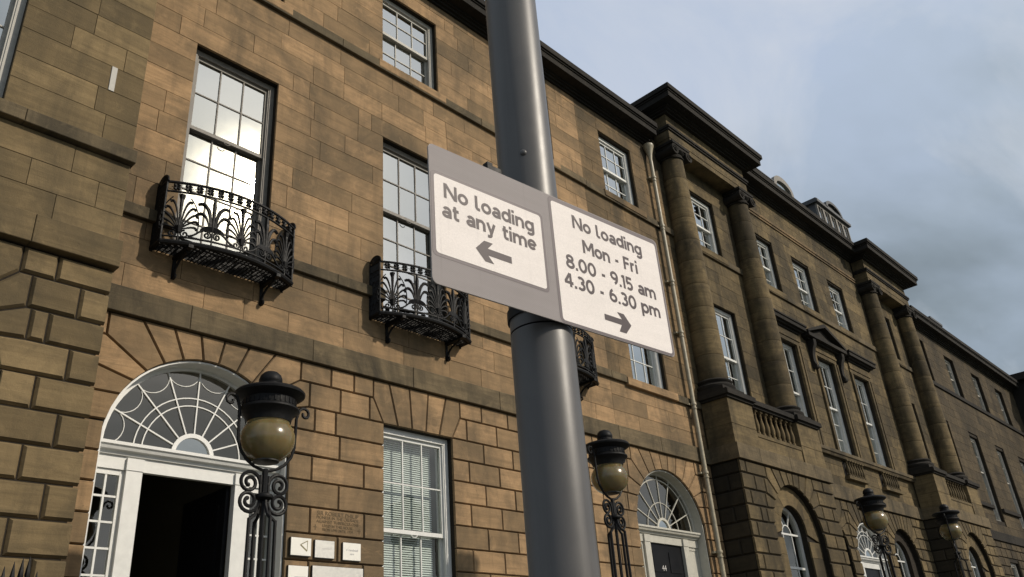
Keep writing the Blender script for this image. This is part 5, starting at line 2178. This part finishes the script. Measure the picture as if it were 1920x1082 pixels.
SWD = 7.1
GL = {
    'N': (33, [[(3.1, 0), (3.1, 36)], [(4.2, 34.6), (28.8, 1.4)], [(29.9, 0), (29.9, 36)]]),
    'M': (38, [[(3.1, 0), (3.1, 36)], [(4.0, 34.8), (19, 11)], [(19, 11), (34.0, 34.8)], [(34.9, 0), (34.9, 36)]]),
    'F': (23, [[(3.1, 0), (3.1, 36)], [(3.1, 32.9), (22, 32.9)], [(3.1, 18.6), (19.5, 18.6)]]),
    'o': (27, [('c', el(13.5, 13, 10.2, 10, 0, 360, 28)[:-1])]),
    'l': (14, [[(3.1, 36), (3.1, 10)] + el(8.4, 8.2, 5.3, 5.1, 180, 262, 6) + [(12.5, 3.2)]]),
    'a': (24, [[(20.2, 0), (20.2, 14)] + el(12, 15.5, 8.2, 7.5, 4, 150, 12), ('c', el(11.2, 7.9, 8.1, 5.0, 0, 360, 22)[:-1])]),
    'd': (27, [[(23.5, 0), (23.5, 36)], ('c', el(13, 13, 9.9, 10, 0, 360, 26)[:-1])]),
    'i': (8, [[(3.6, 0), (3.6, 26)], [(3.6, 30.2), (3.6, 37)]]),
    'n': (25, [[(3.1, 0), (3.1, 26)], [(3.1, 12)] + el(12.3, 14.6, 9.0, 8.3, 172, 0, 14) + [(21.3, 0)]]),
    'm': (40, [[(3.1, 0), (3.1, 26)], [(3.1, 12)] + el(11.7, 14.8, 8.4, 8.1, 172, 0, 14) + [(20.1, 0)], [(20.1, 12)] + el(28.6, 14.8, 8.4, 8.1, 172, 0, 14) + [(37.0, 0)]]),
    'g': (27, [[(23.5, 26), (23.5, 1)] + el(14, -0.6, 9.5, 7.0, 0, -140, 12), ('c', el(13, 13, 9.9, 10, 0, 360, 26)[:-1])]),
    't': (17, [[(6.5, 33), (6.5, 10)] + el(11.6, 8.4, 5.1, 5.2, 180, 262, 6) + [(16.5, 3.2)], [(0.5, 22.9), (16, 22.9)]]),
    'e': (27, [[(3.6, 12.6), (23.3, 12.6)], el(13.5, 13, 10.1, 10, 0, 318, 26)]),
    'y': (26, [[(3.4, 26), (12.9, 2.0)], [(22.6, 26), (12.2, -0.5)] + el(6.5, -2.0, 6.0, 5.3, 10, -80, 8) + [(2.5, -7.2)]]),
    'p': (27, [[(3.1, 26), (3.1, -10)], ('c', el(13.8, 13, 9.9, 10, 0, 360, 26)[:-1])]),
    'r': (17, [[(3.1, 0), (3.1, 26)], [(3.1, 12)] + el(11.4, 14.4, 8.2, 8.6, 172, 70, 10)]),
    '0': (28, [('c', el(14, 18, 10.6, 14.9, 0, 360, 32)[:-1])]),
    '8': (27, [('c', el(13.5, 26.4, 8.6, 6.5, 0, 360, 24)[:-1]), ('c', el(13.5, 10.6, 10.2, 7.6, 0, 360, 26)[:-1])]),
    '9': (27, [('c', el(13.3, 24.4, 9.9, 8.5, 0, 360, 26)[:-1]), [(23.2, 25)] + el(8.5, 22, 14.6, 19, 0, -72, 12)]),
    '6': (27, [('c', el(13.7, 11.6, 9.9, 8.5, 0, 360, 26)[:-1]), [(3.8, 11)] + el(18.5, 14, 14.6, 19, 180, 108, 12)]),
    '1': (11, [[(7.6, 0), (7.6, 36)], [(7.0, 34.0), (0.8, 29.6)]]),
    '5': (26, [[(22.5, 32.9), (6.4, 32.9), (5.0, 18.8)], [(5.0, 18.9)] + el(12.4, 11.6, 9.6, 8.6, 130, -138, 20)]),
    '4': (29, [[(20.3, 0), (20.3, 35)], [(19.0, 34.2), (3.4, 11.2)], [(1.2, 10.6), (28.2, 10.6)]]),
    '3': (25, [el(11.6, 26.2, 8.6, 6.7, 145, -90, 16), el(11.6, 11.2, 9.8, 8.2, 90, -145, 18)]),
    '.': (9, [[(4.4, 0), (4.4, 6.6)]]),
    '-': (13, [[(1.0, 14.0), (12.0, 14.0)]]),
    ' ': (14, []),
}


def ribbon(q, pts, hw, y, closed):
    keep = []
    for p in pts:
        if not keep or math.hypot(p[0] - keep[-1][0], p[1] - keep[-1][1]) > 0.0004:
            keep.append(p)
    pts = keep
    n = len(pts)
    L, R_ = [], []
    for i in range(n):
        a = pts[i - 1] if (i > 0 or closed) else pts[i]
        b = pts[(i + 1) % n] if (i < n - 1 or closed) else pts[i]
        c = pts[i]
        d1 = (c[0] - a[0], c[1] - a[1])
        d2 = (b[0] - c[0], b[1] - c[1])
        if i == 0 and not closed:
            d1 = d2
        if i == n - 1 and not closed:
            d2 = d1
        l1, l2 = math.hypot(*d1) or 1, math.hypot(*d2) or 1
        n1, n2 = (-d1[1] / l1, d1[0] / l1), (-d2[1] / l2, d2[0] / l2)
        m = (n1[0] + n2[0], n1[1] + n2[1])
        ml = math.hypot(*m) or 1
        m = (m[0] / ml, m[1] / ml)
        k = hw / max(0.6, m[0] * n1[0] + m[1] * n1[1])
        L.append((c[0] + m[0] * k, y, c[1] + m[1] * k))
        R_.append((c[0] - m[0] * k, y, c[1] - m[1] * k))
    segs = n if closed else n - 1
    q.add(L + R_, [(i, (i + 1) % n, n + (i + 1) % n, n + i) for i in range(segs)])


def sign_line(parent, s, x0, x1, zb, sp=2.6):
    """one row of lettering from x0 to x1 (mm) on baseline zb"""
    wid = sum(GL[ch][0] for ch in s) + sp * (len(s) - 1)
    k = (x1 - x0) / wid
    q = MB()
    x = x0
    step = 0
    for ch in s:
        adv, strokes = GL[ch]
        for st in strokes:
            closed = isinstance(st, tuple)
            pts = st[1] if closed else st
            step += 1
            ribbon(q, [((x + px0 * k) / 1000, (zb + pz) / 1000) for px0, pz in pts], SWD / 2000, -0.0016 - 0.000012 * (step % 9), closed)
        x += (adv + sp) * k
    return put('lettering', q, 'sign_ink', parent)


sign_line(left, 'No loading', 36.0, 288.0, 205.2)
sign_line(left, 'at any time', 30.0, 290.5, 158.5)
sign_line(right, 'No loading', 418.0, 667.0, 262.8)
sign_line(right, 'Mon - Fri', 444.5, 640.0, 203.0)
sign_line(right, '8.00 - 9.15 am', 381.0, 696.0, 146.5, 2.2)
sign_line(right, '4.30 - 6.30 pm', 368.5, 702.0, 97.2, 2.2)
mm = lambda pts: [(x / 1000, z / 1000) for x, z in pts]
sheet('arrow', mm([(113.2, 111.3), (137.0, 135.9), (161.0, 135.9), (146.0, 119.4), (211.6, 119.4), (211.6, 103.2), (146.0, 103.2), (161.0, 86.7), (137.0, 86.7)]), -0.0016, 'sign_ink', None, left)
sheet('arrow', mm([(582.1, 48.2), (559.5, 73.0), (536.5, 73.0), (551.0, 57.0), (490.0, 57.0), (490.0, 42.0), (547.5, 42.0), (536.5, 23.0), (560.0, 23.0)]), -0.0016, 'sign_ink', None, right)
q = MB()
q.box(0.166, 0.206, 0.0035, 0.014, 0.02, 0.345)
q.box(0.166, 0.181, 0.0036, 0.020, 0.3455, 0.352)
q.box(0.206, 0.55, 0.0036, 0.0135, 0.27, 0.31)
q.box(0.206, 0.55, 0.0036, 0.0135, 0.03, 0.07)
put('fixing_rail', q, 'iron', sign)
q = MB()
for z in (0.05, 0.29):
    q.lathe([(0.0715, z - 0.012), (0.0745, z - 0.012), (0.0745, z + 0.012), (0.0715, z + 0.012)], 0, 0, 40)
put('clamp_band', q, 'iron', sign, tuple(sign.matrix_basis.inverted() @ Vector((PX, PY, 2.336))))
